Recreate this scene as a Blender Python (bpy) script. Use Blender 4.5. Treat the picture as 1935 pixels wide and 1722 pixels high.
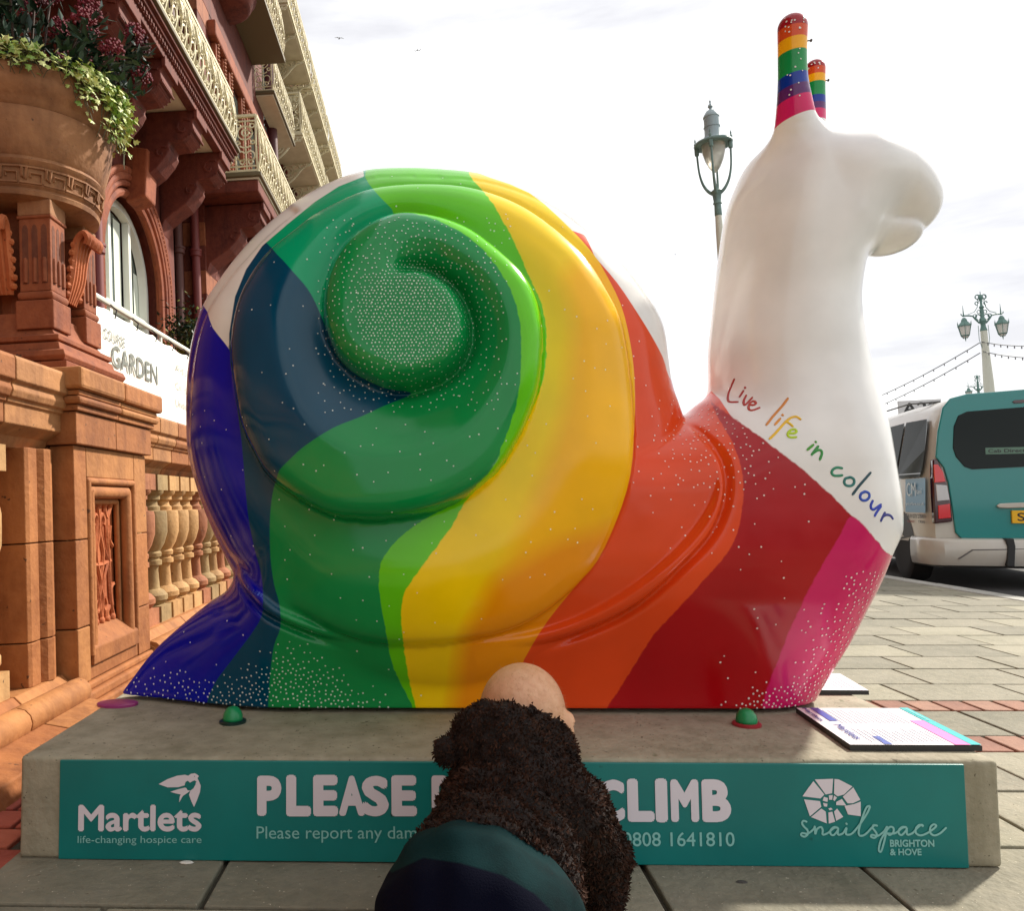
import bpy, bmesh, math, random
import numpy as np
from mathutils import Matrix, Vector
random.seed(7); np.random.seed(7)
sc = bpy.context.scene
for o in list(bpy.data.objects): bpy.data.objects.remove(o)
COL = sc.collection

# ---------------------------------------------------------------- camera
# Two frames: "p" = the pavement, which falls TH towards the road (plinth, snail, child, van stand on it);
# "w" = upright world (hotel, balustrade, lamps).  The pavement frame is G applied to the world.
TH = .04
PIV = np.array([-1.2, 0, 0])
POS = np.array([-.1287, -1.672, .7391]); YAW, PIT, ROL = -.0414, .0581, -.0087
FPX = 1500.; CX, CY = 752.4, 861.            # focal length and principal point in photo pixels
def _basis():
    cy, sy = math.cos(YAW), math.sin(YAW); cp, sp = math.cos(PIT), math.sin(PIT)
    f = np.array([sy*cp, cy*cp, sp]); r = np.array([cy, -sy, 0]); u = np.cross(r, f)
    c, s = math.cos(ROL), math.sin(ROL)
    return np.stack([c*r+s*u, -s*r+c*u, f])
B = _basis()
G3 = np.array([[math.cos(TH), 0, math.sin(TH)], [0, 1, 0], [-math.sin(TH), 0, math.cos(TH)]])
POSW = G3@(POS-PIV)+PIV; BW = B@G3.T
GM = Matrix.Translation(Vector(PIV)) @ Matrix(G3.tolist()).to_4x4() @ Matrix.Translation(-Vector(PIV))
def un(px, py, ax, val, w=False):
    """photo pixel -> point on the plane  coordinate[ax] == val"""
    d = np.array([(px-CX)/FPX, -(py-CY)/FPX, 1.])@(BW if w else B); o = POSW if w else POS
    return o+d*((val-o[ax])/d[ax])
def pj(P):
    q = (np.atleast_2d(P)-POS)@B.T
    return np.stack([CX+FPX*q[:, 0]/q[:, 2], CY-FPX*q[:, 1]/q[:, 2]], 1)
cam = bpy.data.cameras.new('camera'); camo = bpy.data.objects.new('camera', cam); COL.objects.link(camo)
cam.sensor_fit = 'HORIZONTAL'; cam.sensor_width = 36; cam.lens = 36*FPX/1935
cam.shift_x = (967.5-CX)/1935; cam.shift_y = 0
cam.clip_start = .05; cam.clip_end = 3000
camo.matrix_world = Matrix(((BW[0][0], BW[1][0], -BW[2][0], POSW[0]), (BW[0][1], BW[1][1], -BW[2][1], POSW[1]),
                            (BW[0][2], BW[1][2], -BW[2][2], POSW[2]), (0, 0, 0, 1)))
sc.camera = camo

# ---------------------------------------------------------------- light
SUN_EL, SUN_AZ = math.radians(38), math.radians(52)     # azimuth from +Y (ahead) towards +X (the road)
wd = bpy.data.worlds.new('World'); sc.world = wd; wd.use_nodes = True
nt = wd.node_tree; nt.nodes.clear()
def wn(t): return nt.nodes.new(t)
wout, wbg, sky, tc, mp, nz, rmp, mix, cr2 = (wn('ShaderNodeOutputWorld'), wn('ShaderNodeBackground'), wn('ShaderNodeTexSky'), wn('ShaderNodeTexCoord'),
    wn('ShaderNodeMapping'), wn('ShaderNodeTexNoise'), wn('ShaderNodeValToRGB'), wn('ShaderNodeMixRGB'), wn('ShaderNodeVectorMath'))
sky.sky_type = 'NISHITA'; sky.sun_disc = False; sky.sun_elevation = SUN_EL; sky.sun_rotation = SUN_AZ
cr2.operation = 'SCALE'; cr2.inputs['Scale'].default_value = .11
mp.inputs['Scale'].default_value = (1.3, 1.3, 7.0)
nz.inputs['Scale'].default_value = 1.6; nz.inputs['Detail'].default_value = 6; nz.inputs['Roughness'].default_value = .55
rmp.color_ramp.elements[0].position = .34; rmp.color_ramp.elements[0].color = (.63, .627, .655, 1)
rmp.color_ramp.elements[1].position = .58; rmp.color_ramp.elements[1].color = (1.0, 1.0, .99, 1)
mix.inputs[0].default_value = .93
nt.links.new(tc.outputs['Generated'], mp.inputs[0]); nt.links.new(mp.outputs[0], nz.inputs['Vector'])
nt.links.new(nz.outputs['Fac'], rmp.inputs[0]); nt.links.new(sky.outputs[0], cr2.inputs[0])
nt.links.new(cr2.outputs[0], mix.inputs[1]); nt.links.new(rmp.outputs[0], mix.inputs[2])
nt.links.new(mix.outputs[0], wbg.inputs[0]); wbg.inputs[1].default_value = .98
nt.links.new(wbg.outputs[0], wout.inputs[0])
sun = bpy.data.lights.new('sun', 'SUN'); sun.energy = 4.6; sun.angle = math.radians(3); sun.color = (1, .93, .82)
suno = bpy.data.objects.new('sun', sun); COL.objects.link(suno)
sd = Vector((math.sin(SUN_AZ)*math.cos(SUN_EL), math.cos(SUN_AZ)*math.cos(SUN_EL), math.sin(SUN_EL)))
suno.rotation_euler = sd.to_track_quat('Z', 'Y').to_euler(); suno.location = sd*30
vs = sc.view_settings; vs.view_transform = 'Standard'; vs.look = 'None'; vs.exposure = .5; vs.gamma = 1; vs.use_curve_mapping = False
sc.render.engine = 'CYCLES'

# ---------------------------------------------------------------- helpers
def lin(r, g, b, k=1.):
    f = lambda c: (c/12.92 if c <= .04045 else ((c+.055)/1.055)**2.4)
    return tuple(min(.92, f(c/255)*k) for c in (r, g, b))
MATS = {}
def mat(name, col, rough=.6, spec=.5, metal=0., coat=0., noise=None, bump=None, speck=None, streak=None, trans=0., emis=None, alpha=1.):
    """Principled material. noise=(scale, col2, amount), bump=(scale, strength), speck=(scale, col, threshold), streak=(col, amount)"""
    if name in MATS: return MATS[name]
    m = bpy.data.materials.new(name); m.use_nodes = True; t = m.node_tree; b = t.nodes['Principled BSDF']
    b.inputs['Base Color'].default_value = (*col, 1); b.inputs['Roughness'].default_value = rough
    b.inputs['Specular IOR Level'].default_value = spec; b.inputs['Metallic'].default_value = metal
    b.inputs['Coat Weight'].default_value = coat; b.inputs['Coat Roughness'].default_value = .06
    b.inputs['Transmission Weight'].default_value = trans; b.inputs['Alpha'].default_value = alpha
    cur = None
    N = lambda k: t.nodes.new(k)
    if noise or bump or speck or streak:
        co = N('ShaderNodeNewGeometry')
    def mixin(cur, fac, c2, amount):
        mx = N('ShaderNodeMixRGB')
        if cur is None: mx.inputs[1].default_value = (*col, 1)
        else: t.links.new(cur, mx.inputs[1])
        mx.inputs[2].default_value = (*c2, 1)
        mm = N('ShaderNodeMath'); mm.operation = 'MULTIPLY'; mm.inputs[1].default_value = amount
        t.links.new(fac, mm.inputs[0]); t.links.new(mm.outputs[0], mx.inputs[0]); return mx.outputs[0]
    def ntex(scale, lo, hi, detail=5, sx=None):
        n = N('ShaderNodeTexNoise'); n.inputs['Scale'].default_value = scale; n.inputs['Detail'].default_value = detail
        n.inputs['Roughness'].default_value = .6
        src = co.outputs['Position']
        if sx:
            mpp = N('ShaderNodeMapping'); mpp.inputs['Scale'].default_value = sx; t.links.new(src, mpp.inputs[0]); src = mpp.outputs[0]
        t.links.new(src, n.inputs['Vector'])
        r = N('ShaderNodeMapRange'); r.inputs[1].default_value = lo; r.inputs[2].default_value = hi
        t.links.new(n.outputs['Fac'], r.inputs[0]); return r.outputs[0]
    if noise:
        for nn in (noise if isinstance(noise[0], tuple) else (noise,)):
            cur = mixin(cur, ntex(nn[0], .38, .66), nn[1], nn[2])
    if streak: cur = mixin(cur, ntex(9, .48, .72, 4, (1, 1, .12)), streak[0], streak[1])
    if speck:
        for sp in (speck if isinstance(speck[0], tuple) else (speck,)):
            cur = mixin(cur, ntex(sp[0], sp[2], sp[2]+.05, 2), sp[1], .9)
    if cur is not None: t.links.new(cur, b.inputs['Base Color'])
    if bump:
        n = N('ShaderNodeTexNoise'); n.inputs['Scale'].default_value = bump[0]; n.inputs['Detail'].default_value = 6
        t.links.new(co.outputs['Position'], n.inputs['Vector'])
        bp = N('ShaderNodeBump'); bp.inputs['Strength'].default_value = bump[1]; bp.inputs['Distance'].default_value = .01
        t.links.new(n.outputs['Fac'], bp.inputs['Height']); t.links.new(bp.outputs[0], b.inputs['Normal'])
    if emis: b.inputs['Emission Color'].default_value = (*emis[0], 1); b.inputs['Emission Strength'].default_value = emis[1]
    MATS[name] = m; return m

def tag(o, label=None, cat=None, group=None, kind=None):
    if label: o['label'] = label
    if cat: o['category'] = cat
    if group: o['group'] = group
    if kind: o['kind'] = kind
    return o
def place(o, frame, loc=(0, 0, 0), rz=0.):
    M = Matrix.Translation(Vector(loc)) @ Matrix.Rotation(rz, 4, 'Z')
    o.matrix_world = (GM @ M) if frame == 'p' else M
def thing(name, label, cat, frame='w', loc=(0, 0, 0), rz=0., group=None):
    o = bpy.data.objects.new(name, None); COL.objects.link(o); o.empty_display_size = .1
    place(o, frame, loc, rz); return tag(o, label, cat, group)
def link(name, me, parent=None, frame=None, m=None):
    o = bpy.data.objects.new(name, me); COL.objects.link(o)
    if m and not me.materials: me.materials.append(m)
    if parent: o.parent = parent
    elif frame: place(o, frame)
    return o
def copy_tree(o, parent=None):
    c = o.copy(); COL.objects.link(c)
    if parent: c.parent = parent
    for ch in list(o.children): copy_tree(ch, c)
    return c
class MB:
    def __init__(s): s.v = []; s.f = []
    def add(s, vs, fs):
        n = len(s.v); s.v += [tuple(map(float, p)) for p in vs]; s.f += [tuple(i+n for i in f) for f in fs]; return s
    def box(s, x0, x1, y0, y1, z0, z1):
        return s.add([(x, y, z) for z in (z0, z1) for y in (y0, y1) for x in (x0, x1)],
                     [(0, 2, 3, 1), (4, 5, 7, 6), (0, 1, 5, 4), (2, 6, 7, 3), (0, 4, 6, 2), (1, 3, 7, 5)])
    def prism(s, poly, ax, a, b):
        """poly: 2D points; ax: extrude axis; (u,v) = remaining axes in xyz order"""
        A = sum(poly[i][0]*poly[(i+1) % len(poly)][1]-poly[(i+1) % len(poly)][0]*poly[i][1] for i in range(len(poly)))
        if (A < 0) != (ax == 1): poly = poly[::-1]
        def p3(u, v, w): return {0: (w, u, v), 1: (u, w, v), 2: (u, v, w)}[ax]
        n = len(poly); a, b = min(a, b), max(a, b)
        return s.add([p3(u, v, a) for u, v in poly]+[p3(u, v, b) for u, v in poly],
                     [tuple(range(n-1, -1, -1)), tuple(range(n, 2*n))]+[(i, (i+1) % n, n+(i+1) % n, n+i) for i in range(n)])
    def lathe(s, prof, n=16, c=(0, 0, 0), ax=2, sq=False, a0=0., a1=2*math.pi):
        """prof: (r, h) from low to high around axis ax"""
        full = abs(a1-a0-2*math.pi) < 1e-6; m = n if full else n+1
        vs = []
        for r, h in prof:
            for i in range(m):
                a = a0+(a1-a0)*i/n; x, y = r*math.cos(a), r*math.sin(a)
                if sq: k = 1/max(abs(math.cos(a)), abs(math.sin(a))); x, y = x*k, y*k
                p = {2: (x, y, h), 1: (y, h, x), 0: (h, x, y)}[ax]
                vs.append((p[0]+c[0], p[1]+c[1], p[2]+c[2]))
        fs = [(j*m+i, j*m+(i+1) % m, (j+1)*m+(i+1) % m, (j+1)*m+i) for j in range(len(prof)-1) for i in range(n)]
        if full:
            if prof[0][0] > 1e-5: fs.append(tuple(range(m-1, -1, -1)))
            if prof[-1][0] > 1e-5: fs.append(tuple((len(prof)-1)*m+i for i in range(m)))
        return s.add(vs, fs)
    def tube(s, pts, r, n=6, closed=False):
        P = [Vector(p) for p in pts]; k = len(P); rr = r if isinstance(r, (list, tuple)) else [r]*k
        vs = []; prev = None
        for i in range(k):
            a = P[(i-1) % k] if (closed or i) else P[i]; b = P[(i+1) % k] if (closed or i < k-1) else P[i]
            t = (b-a); t = t.normalized() if t.length > 1e-9 else Vector((0, 0, 1))
            if prev is None: u = t.orthogonal().normalized()
            else:
                u = prev-t*prev.dot(t); u = u.normalized() if u.length > 1e-6 else t.orthogonal().normalized()
            prev = u; w = t.cross(u)
            for j in range(n):
                an = 2*math.pi*j/n; vs.append(P[i]+(u*math.cos(an)+w*math.sin(an))*rr[i])
        fs = [(i*n+j, i*n+(j+1) % n, ((i+1) % k)*n+(j+1) % n, ((i+1) % k)*n+j) for i in range(k if closed else k-1) for j in range(n)]
        if not closed: fs += [tuple(range(n-1, -1, -1)), tuple((k-1)*n+j for j in range(n))]
        return s.add(vs, fs)
    def ring(s, c, R, r, nrm='x', n=12, m=4, a0=0., a1=2*math.pi, sz=1.):
        pts = []
        full = abs(a1-a0) > 6.28
        for i in range(n if full else n+1):
            a = a0+(a1-a0)*i/n; u, v = R*math.cos(a), R*math.sin(a)*sz
            pts.append({'x': (c[0], c[1]+u, c[2]+v), 'y': (c[0]+u, c[1], c[2]+v), 'z': (c[0]+u, c[1]+v, c[2])}[nrm])
        return s.tube(pts, r, m, full)
    def sphere(s, c, r, n=10, m=6, sx=1, sy=1, sz=1):
        prof = [(max(1e-6, math.sin(math.pi*j/m)), -math.cos(math.pi*j/m)) for j in range(m+1)]
        k = MB().lathe(prof, n); return s.add([(c[0]+x*r*sx, c[1]+y*r*sy, c[2]+z*r*sz) for x, y, z in k.v], k.f)
    def mesh(s, name):
        me = bpy.data.meshes.new(name); me.from_pydata(s.v, [], s.f); me.update(); return me
    def build(s, name, m, parent=None, frame=None, smooth=False, bevel=0., seg=2):
        me = s.mesh(name); me.materials.append(m)
        if smooth: me.shade_smooth()
        if smooth == 'auto' or (smooth and smooth != 'all'):
            try: me.set_sharp_from_angle(angle=math.radians(38))
            except Exception: pass
        o = link(name, me, parent, frame)
        if bevel:
            b = o.modifiers.new('bevel', 'BEVEL'); b.width = bevel; b.segments = seg; b.limit_method = 'ANGLE'; b.angle_limit = math.radians(35)
        return o
def text_mesh(s, size, bold=0., depth=0., sx=1., align='LEFT', spacing=1.):
    """text outline as a mesh lying in the XY plane"""
    cu = bpy.data.curves.new('t', 'FONT'); cu.body = s; cu.size = size; cu.offset = bold; cu.extrude = depth; cu.align_x = align
    cu.space_character = spacing; cu.resolution_u = 4; cu.fill_mode = 'FRONT' if depth == 0 else 'FULL'
    o = bpy.data.objects.new('t', cu); COL.objects.link(o)
    dg = bpy.context.evaluated_depsgraph_get(); me = bpy.data.meshes.new_from_object(o.evaluated_get(dg))
    bpy.data.objects.remove(o); bpy.data.curves.remove(cu)
    if sx != 1: me.transform(Matrix.Diagonal((sx, 1, 1, 1)))
    return me
def text_fit(name, s, m, parent, O, U, V, w, h, bold=0., lift=.002, spacing=1.):
    """text fitted into a box: origin O (lower left), width axis U, height axis V (unit vectors).
    Bold is made of shifted copies, each on its own plane."""
    me0 = text_mesh(s, 1., 0., spacing=spacing)
    co = np.array([v.co[:] for v in me0.vertices])[:, :2]; fs = [tuple(p.vertices) for p in me0.polygons]; bpy.data.meshes.remove(me0)
    sh = [(0, 0)] if bold < .008 else ([(-bold, 0), (bold, 0), (0, bold), (0, -bold)]+([(.7*bold*a, .7*bold*b) for a in (-1, 1) for b in (-1, 1)] if bold > .03 else [])+([(bold*math.cos(q_), bold*math.sin(q_)) for q_ in np.linspace(.2, 6.1, 10)] if bold > .05 else []))
    allc = np.concatenate([co+np.array(d) for d in sh]); mn = allc.min(0); ext = np.maximum(allc.max(0)-mn, 1e-6)
    O, U, V = map(lambda q: np.array(q, float), (O, U, V)); Nn = np.cross(U, V); vs = []; ff = []
    for i, d in enumerate(sh):
        q = (co+np.array(d)-mn)/ext; n0 = len(vs)
        vs += list(O+np.outer(q[:, 0]*w, U)+np.outer(q[:, 1]*h, V)+Nn*(lift+i*4e-5)); ff += [tuple(n0+j for j in f) for f in fs]
    me = bpy.data.meshes.new(name); me.from_pydata([tuple(v) for v in vs], [], ff); me.materials.append(m); me.update()
    return link(name, me, parent)
def catmull(P, n=6, closed=False):
    P = np.array(P, float); k = len(P); out = []
    for i in range(k if closed else k-1):
        p0, p1, p2, p3 = (P[(i-1) % k] if closed or i else P[0]), P[i], P[(i+1) % k], (P[(i+2) % k] if closed or i < k-2 else P[-1])
        for j in range(n):
            t = j/n; out.append(.5*((2*p1)+(-p0+p2)*t+(2*p0-5*p1+4*p2-p3)*t*t+(-p0+3*p1-3*p2+p3)*t**3))
    if not closed: out.append(P[-1])
    return np.array(out)
def seg_dist(Q, P, closed=True, sign=True):
    """distance of points Q(n,2) to polyline/polygon P; signed positive inside when closed and sign"""
    Q = np.asarray(Q, np.float32); P = np.asarray(P, np.float32); out = np.empty(len(Q), np.float32)
    A = P; Bp = np.roll(P, -1, 0)
    if not closed: A = P[:-1]; Bp = P[1:]
    ab = Bp-A; L = (ab*ab).sum(1)+1e-12
    for s in range(0, len(Q), 20000):
        q = Q[s:s+20000]; best = np.full(len(q), 1e9, np.float32); ins = np.zeros(len(q), bool)
        for i in range(len(A)):
            dx = q[:, 0]-A[i, 0]; dy = q[:, 1]-A[i, 1]
            t = np.clip((dx*ab[i, 0]+dy*ab[i, 1])/L[i], 0, 1)
            ex = dx-t*ab[i, 0]; ey = dy-t*ab[i, 1]; np.minimum(best, ex*ex+ey*ey, out=best)
            if closed and sign:
                c = (A[i, 1] > q[:, 1]) != (Bp[i, 1] > q[:, 1])
                if c.any():
                    xx = A[i, 0]+(q[:, 1]-A[i, 1])*ab[i, 0]/(ab[i, 1] if abs(ab[i, 1]) > 1e-9 else 1e-9)
                    ins ^= c & (q[:, 0] < xx)
        d = np.sqrt(best)
        out[s:s+20000] = np.where(ins, d, -d) if (closed and sign) else d
    return out
def surfnet(fn, lo, hi, h, sub=1, newton=3):
    """naive surface nets on fn<0, vertices pulled onto fn==0, optionally subdivided; returns verts, quads, normals"""
    lo = np.array(lo, float); n = np.ceil((np.array(hi)-lo)/h).astype(int)+1
    ax = [lo[i]+np.arange(n[i])*h for i in range(3)]
    V = np.empty(n, np.float32)
    YY, ZZ = np.meshgrid(ax[1], ax[2], indexing='ij'); yz = np.stack([YY.ravel(), ZZ.ravel()], 1)
    ch = max(1, 400000//len(yz))
    for i in range(0, n[0], ch):
        xs = ax[0][i:i+ch]
        P = np.concatenate([np.concatenate([np.full((len(yz), 1), x), yz], 1) for x in xs])
        V[i:i+ch] = fn(P).reshape(len(xs), n[1], n[2])
    I = V < 0
    cs = [I[a:n[0]-1+a, b:n[1]-1+b, c:n[2]-1+c] for a in (0, 1) for b in (0, 1) for c in (0, 1)]
    cnt = sum(c.astype(np.int8) for c in cs); M = (cnt > 0) & (cnt < 8)
    idx = np.full(M.shape, -1, np.int64); cells = np.argwhere(M); idx[M] = np.arange(len(cells))
    acc = np.zeros((len(cells), 3)); num = np.zeros(len(cells))
    for a in range(3):
        o1, o2 = [k for k in range(3) if k != a]
        for p in (0, 1):
            for q in (0, 1):
                c0 = cells.copy(); c0[:, o1] += p; c0[:, o2] += q; c1 = c0.copy(); c1[:, a] += 1
                v0 = V[tuple(c0.T)]; v1 = V[tuple(c1.T)]; x = (v0 < 0) != (v1 < 0)
                t = np.where(x, v0/np.where(x, v0-v1, 1), 0)
                pt = c0.astype(float); pt[:, a] += t; acc += pt*x[:, None]; num += x
    P = lo+h*acc/num[:, None]
    faces = []
    for a in range(3):
        o1, o2 = [(1, 2), (2, 0), (0, 1)][a]
        sl0 = [slice(None)]*3; sl1 = [slice(None)]*3; sl0[a] = slice(0, n[a]-1); sl1[a] = slice(1, n[a])
        ch = I[tuple(sl0)] != I[tuple(sl1)]
        e = np.argwhere(ch); ok = (e[:, o1] > 0) & (e[:, o2] > 0) & (e[:, o1] < n[o1]-1) & (e[:, o2] < n[o2]-1); e = e[ok]
        ins = I[tuple(e.T)]
        def cell(d1, d2):
            c = e.copy(); c[:, o1] -= d1; c[:, o2] -= d2; return idx[tuple(c.T)]
        q = np.stack([cell(1, 1), cell(0, 1), cell(0, 0), cell(1, 0)], 1)
        faces.append(np.where(ins[:, None], q, q[:, ::-1]))
    Fq = np.concatenate(faces)
    def grad(P, e):
        g = np.empty_like(P)
        for k in range(3):
            d = np.zeros(3); d[k] = e; g[:, k] = (fn(P+d)-fn(P-d))/(2*e)
        return g
    def pull(P, it, e):
        for _ in range(it):
            g = grad(P, e); f = fn(P); st = f/np.maximum((g*g).sum(1), 1e-4)
            d = g*st[:, None]; L = np.linalg.norm(d, axis=1); P = P-d*np.minimum(1, h*.7/np.maximum(L, 1e-9))[:, None]
        return P
    P = pull(P, newton, h*.25)
    for _ in range(sub):
        e = np.sort(np.concatenate([Fq[:, [i, (i+1) % 4]] for i in range(4)]), 1)
        ue, inv = np.unique(e, axis=0, return_inverse=True); inv = inv.reshape(4, -1).T; nv = len(P)
        mid = (P[ue[:, 0]]+P[ue[:, 1]])/2; cen = P[Fq].mean(1)
        ci = nv+len(ue)+np.arange(len(Fq)); m = nv+inv
        Fq = np.concatenate([np.stack([Fq[:, i], m[:, i], ci, m[:, (i-1) % 4]], 1) for i in range(4)])
        P = np.concatenate([P, mid, cen]); P = pull(P, 2, h*.2)
    nn = grad(P, h*.5); nn /= np.maximum(np.linalg.norm(nn, axis=1), 1e-9)[:, None]
    return P, Fq, nn
def np_mesh(name, P, Fq, nrm=None, attrs=None, faces_mask=None):
    if faces_mask is not None: Fq = Fq[faces_mask]
    used, inv = np.unique(Fq, return_inverse=True); Fq = inv.reshape(Fq.shape); P = P[used]
    me = bpy.data.meshes.new(name); me.vertices.add(len(P)); me.vertices.foreach_set('co', P.astype(np.float32).ravel())
    k = Fq.shape[1]; me.loops.add(Fq.size); me.loops.foreach_set('vertex_index', Fq.ravel().astype(np.int32))
    me.polygons.add(len(Fq)); me.polygons.foreach_set('loop_start', np.arange(0, Fq.size, k, dtype=np.int32))
    me.update(calc_edges=True); me.shade_smooth()
    for nme, a in (attrs or {}).items():
        at = me.attributes.new(nme, 'FLOAT', 'POINT'); at.data.foreach_set('value', a[used].astype(np.float32))
    if nrm is not None: me.normals_split_custom_set_from_vertices(nrm[used].tolist())
    return me
def smin(a, b, k):
    h = np.clip(.5+.5*(b-a)/k, 0, 1); return b+(a-b)*h-k*h*(1-h)
def rcone(P, a, b, ra, rb):
    """capsule with radius running from ra to rb"""
    a = np.array(a, float); b = np.array(b, float); ab = b-a
    t = np.clip((P-a)@ab/(ab@ab), 0, 1); return np.linalg.norm(P-a-t[:, None]*ab, axis=1)-(ra+(rb-ra)*t)
def sstep(a, b, x):
    t = np.clip((x-a)/(b-a), 0, 1); return t*t*(3-2*t)
class Grid2:
    """2-D field sampled bilinearly over x,z"""
    def __init__(s, fn, lo, hi, h, blur=0):
        s.lo = np.array(lo); s.h = h; n = np.ceil((np.array(hi)-lo)/h).astype(int)+1; s.n = n
        X, Z = np.meshgrid(lo[0]+np.arange(n[0])*h, lo[1]+np.arange(n[1])*h, indexing='ij')
        A = fn(np.stack([X.ravel(), Z.ravel()], 1)).reshape(n).astype(np.float32)
        for _ in range(blur):
            for a in (0, 1):
                p = np.pad(A, [(1, 1) if a == i else (0, 0) for i in (0, 1)], mode='edge')
                A = .25*np.take(p, range(0, n[a]), a)+.5*np.take(p, range(1, n[a]+1), a)+.25*np.take(p, range(2, n[a]+2), a)
        s.A = A
    def __call__(s, x, z):
        u = np.clip((x-s.lo[0])/s.h, 0, s.n[0]-1.001); v = np.clip((z-s.lo[1])/s.h, 0, s.n[1]-1.001)
        i = u.astype(int); j = v.astype(int); u = u-i; v = v-j; A = s.A
        return (A[i, j]*(1-u)+A[i+1, j]*u)*(1-v)+(A[i, j+1]*(1-u)+A[i+1, j+1]*u)*v
# ================================================================ the snail sculpture (pavement frame)
PT = .21                      # plinth top
YC = .50                      # middle plane of the snail
def to_plane(pts, y): return np.array([un(a, b, 1, y)[[0, 2]] for a, b in pts])
def outline(px, t, w):
    """photo outline -> side outline on the middle plane, drawn in by what the rounding adds to the silhouette"""
    Q = catmull(px, 4, True); P = to_plane(Q, YC)
    A = sum(P[i][0]*P[(i+1) % len(P)][1]-P[(i+1) % len(P)][0]*P[i][1] for i in range(len(P)))
    tg = np.roll(P, -1, 0)-np.roll(P, 1, 0); nn = np.stack([tg[:, 1], -tg[:, 0]], 1)*(1 if A > 0 else -1)
    nn /= np.linalg.norm(nn, axis=1)[:, None]+1e-9
    d = np.stack([P[:, 0]-POS[0], P[:, 1]-POS[2]], 1)/(YC-POS[1]); dn = (d*nn).sum(1)
    tt = np.array([t(x, z) for x, z in P])
    hz = sstep(1.2, 1.4, P[:, 1])*(w < .3); ww = w-.045*hz
    return P-nn*((np.sqrt(ww*ww+(tt*dn)**2)-ww))[:, None]
BODY_PX = [(224,1326),(226,1316),(251,1282),(291,1230),(350,1176),(400,1135),(440,1100),(480,960),(620,850),(850,820),(1080,800),(1230,800),(1290,786),(1312,767),(1334,750),
  (1338,720),(1337,671),(1345,590),(1357,488),(1371,407),(1390,354),(1414,309),(1443,281),(1470,262),(1500,248),(1540,236),(1565,246),(1595,256),(1630,262),(1665,290),(1680,350),(1668,420),(1650,470),(1640,494),(1634,516),(1630,569),(1638,634),(1650,690),(1678,791),(1694,874),
  (1706,948),(1707,998),(1698,1027),(1685,1051),(1665,1097),(1636,1155),(1607,1213),(1570,1275),(1545,1318),(1520,1370),(1480,1460),(1300,1490),(800,1490),(420,1460),(290,1400)]
def body_t(x, z):
    t = .155+.115*sstep(.24, .62, z)                 # foot undercut, widening upwards
    t = t+(.20-t)*sstep(.82, 1.12, z)                # neck
    t = t+.022*sstep(1.25, 1.5, z)
    return t*(.28+.72*sstep(-.98, -.5, x))
BW_ = .19
body_P = outline(BODY_PX, lambda x, z: float(body_t(np.array(x), np.array(z))), BW_)
LO, HI = (-1.15, .0), (1.45, 2.0)
body_d = Grid2(lambda q: seg_dist(q, body_P), LO, HI, .008, 7)
SHELL_PX = [(691,321),(629,342),(559,380),(489,436),(437,495),(402,544),(381,579),(364,631),(355,683),(351,735),(351,800),(353,850),(363,894),(380,951),(400,1001),(424,1052),(455,1110),(500,1190),(600,1270),(740,1320),(900,1325),
  (1060,1270),(1180,1170),(1260,1040),(1300,930),(1300,830),(1286,770),(1271,729),(1264,683),(1257,624),(1243,589),(1222,551),(1194,509),(1159,467),(1100,414),(1040,375),(980,347),(900,326),(810,318),(750,317)]
SW_ = .46
shell_P = outline(SHELL_PX, lambda x, z: .30, SW_)
shell_d = Grid2(lambda q: seg_dist(q, shell_P), LO, HI, .008, 9)
# --- spiral crease, clockwise from the inner knob outwards (photo pixels)
CRE = [(738,560),(744,532),(768,511),(803,511),(838,528),(866,554),(883,589),(890,620),(886,655),(872,683),(838,714),(799,729),(768,737),(733,734),(698,721),(663,700),(636,669),(618,624),(614,572),(625,516),(653,464),(698,426),(744,405),(785,402),
  (838,412),(893,437),(942,476),(985,518),(1011,565),(1023,621),(1023,676),(1014,736),(996,788),(971,840),(935,893),(887,934),(820,964),(753,978),(686,980),(635,974),(585,951),(538,921),(508,894),(481,850),(458,800),(444,739),(435,683),(433,631),
  (444,561),(465,509),(496,464),(545,422),(594,384),(691,338),(800,322),(900,330),(1000,372),(1082,439),(1124,487),(1173,579),(1190,648),(1198,718),(1198,805),(1190,898),(1165,981),(1128,1060),(1060,1130),(980,1182),(854,1215),(733,1220),(652,1204),
  (585,1175),(525,1148),(484,1114),(424,1066),(340,900),(335,735),(350,620),(390,530),(480,420),(550,362),(690,295),(810,290),(930,300),(1050,345),(1140,415),(1210,485),(1262,560),(1290,640),(1310,730),(1330,850),(1330,960),(1280,1100),(1150,1260),(900,1330)]
CC = (790, 618)
def _plane_y(px):
    r = math.hypot(px[0]-CC[0], px[1]-CC[1])/500; return YC-.40+.17*min(1, r)**1.3
cre = np.array([un(a, b, 1, _plane_y((a, b)))[[0, 2]] for a, b in catmull(CRE, 4)])
c0 = un(*CC, 1, YC-.38)[[0, 2]]
_d = cre-c0; PHI = np.unwrap(-np.arctan2(_d[:, 1], _d[:, 0])); RHO = np.hypot(_d[:, 0], _d[:, 1])   # clockwise seen from the camera
PHI0 = PHI[0]; NT = 4
_ph = np.linspace(0, 2*math.pi, 361)
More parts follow.
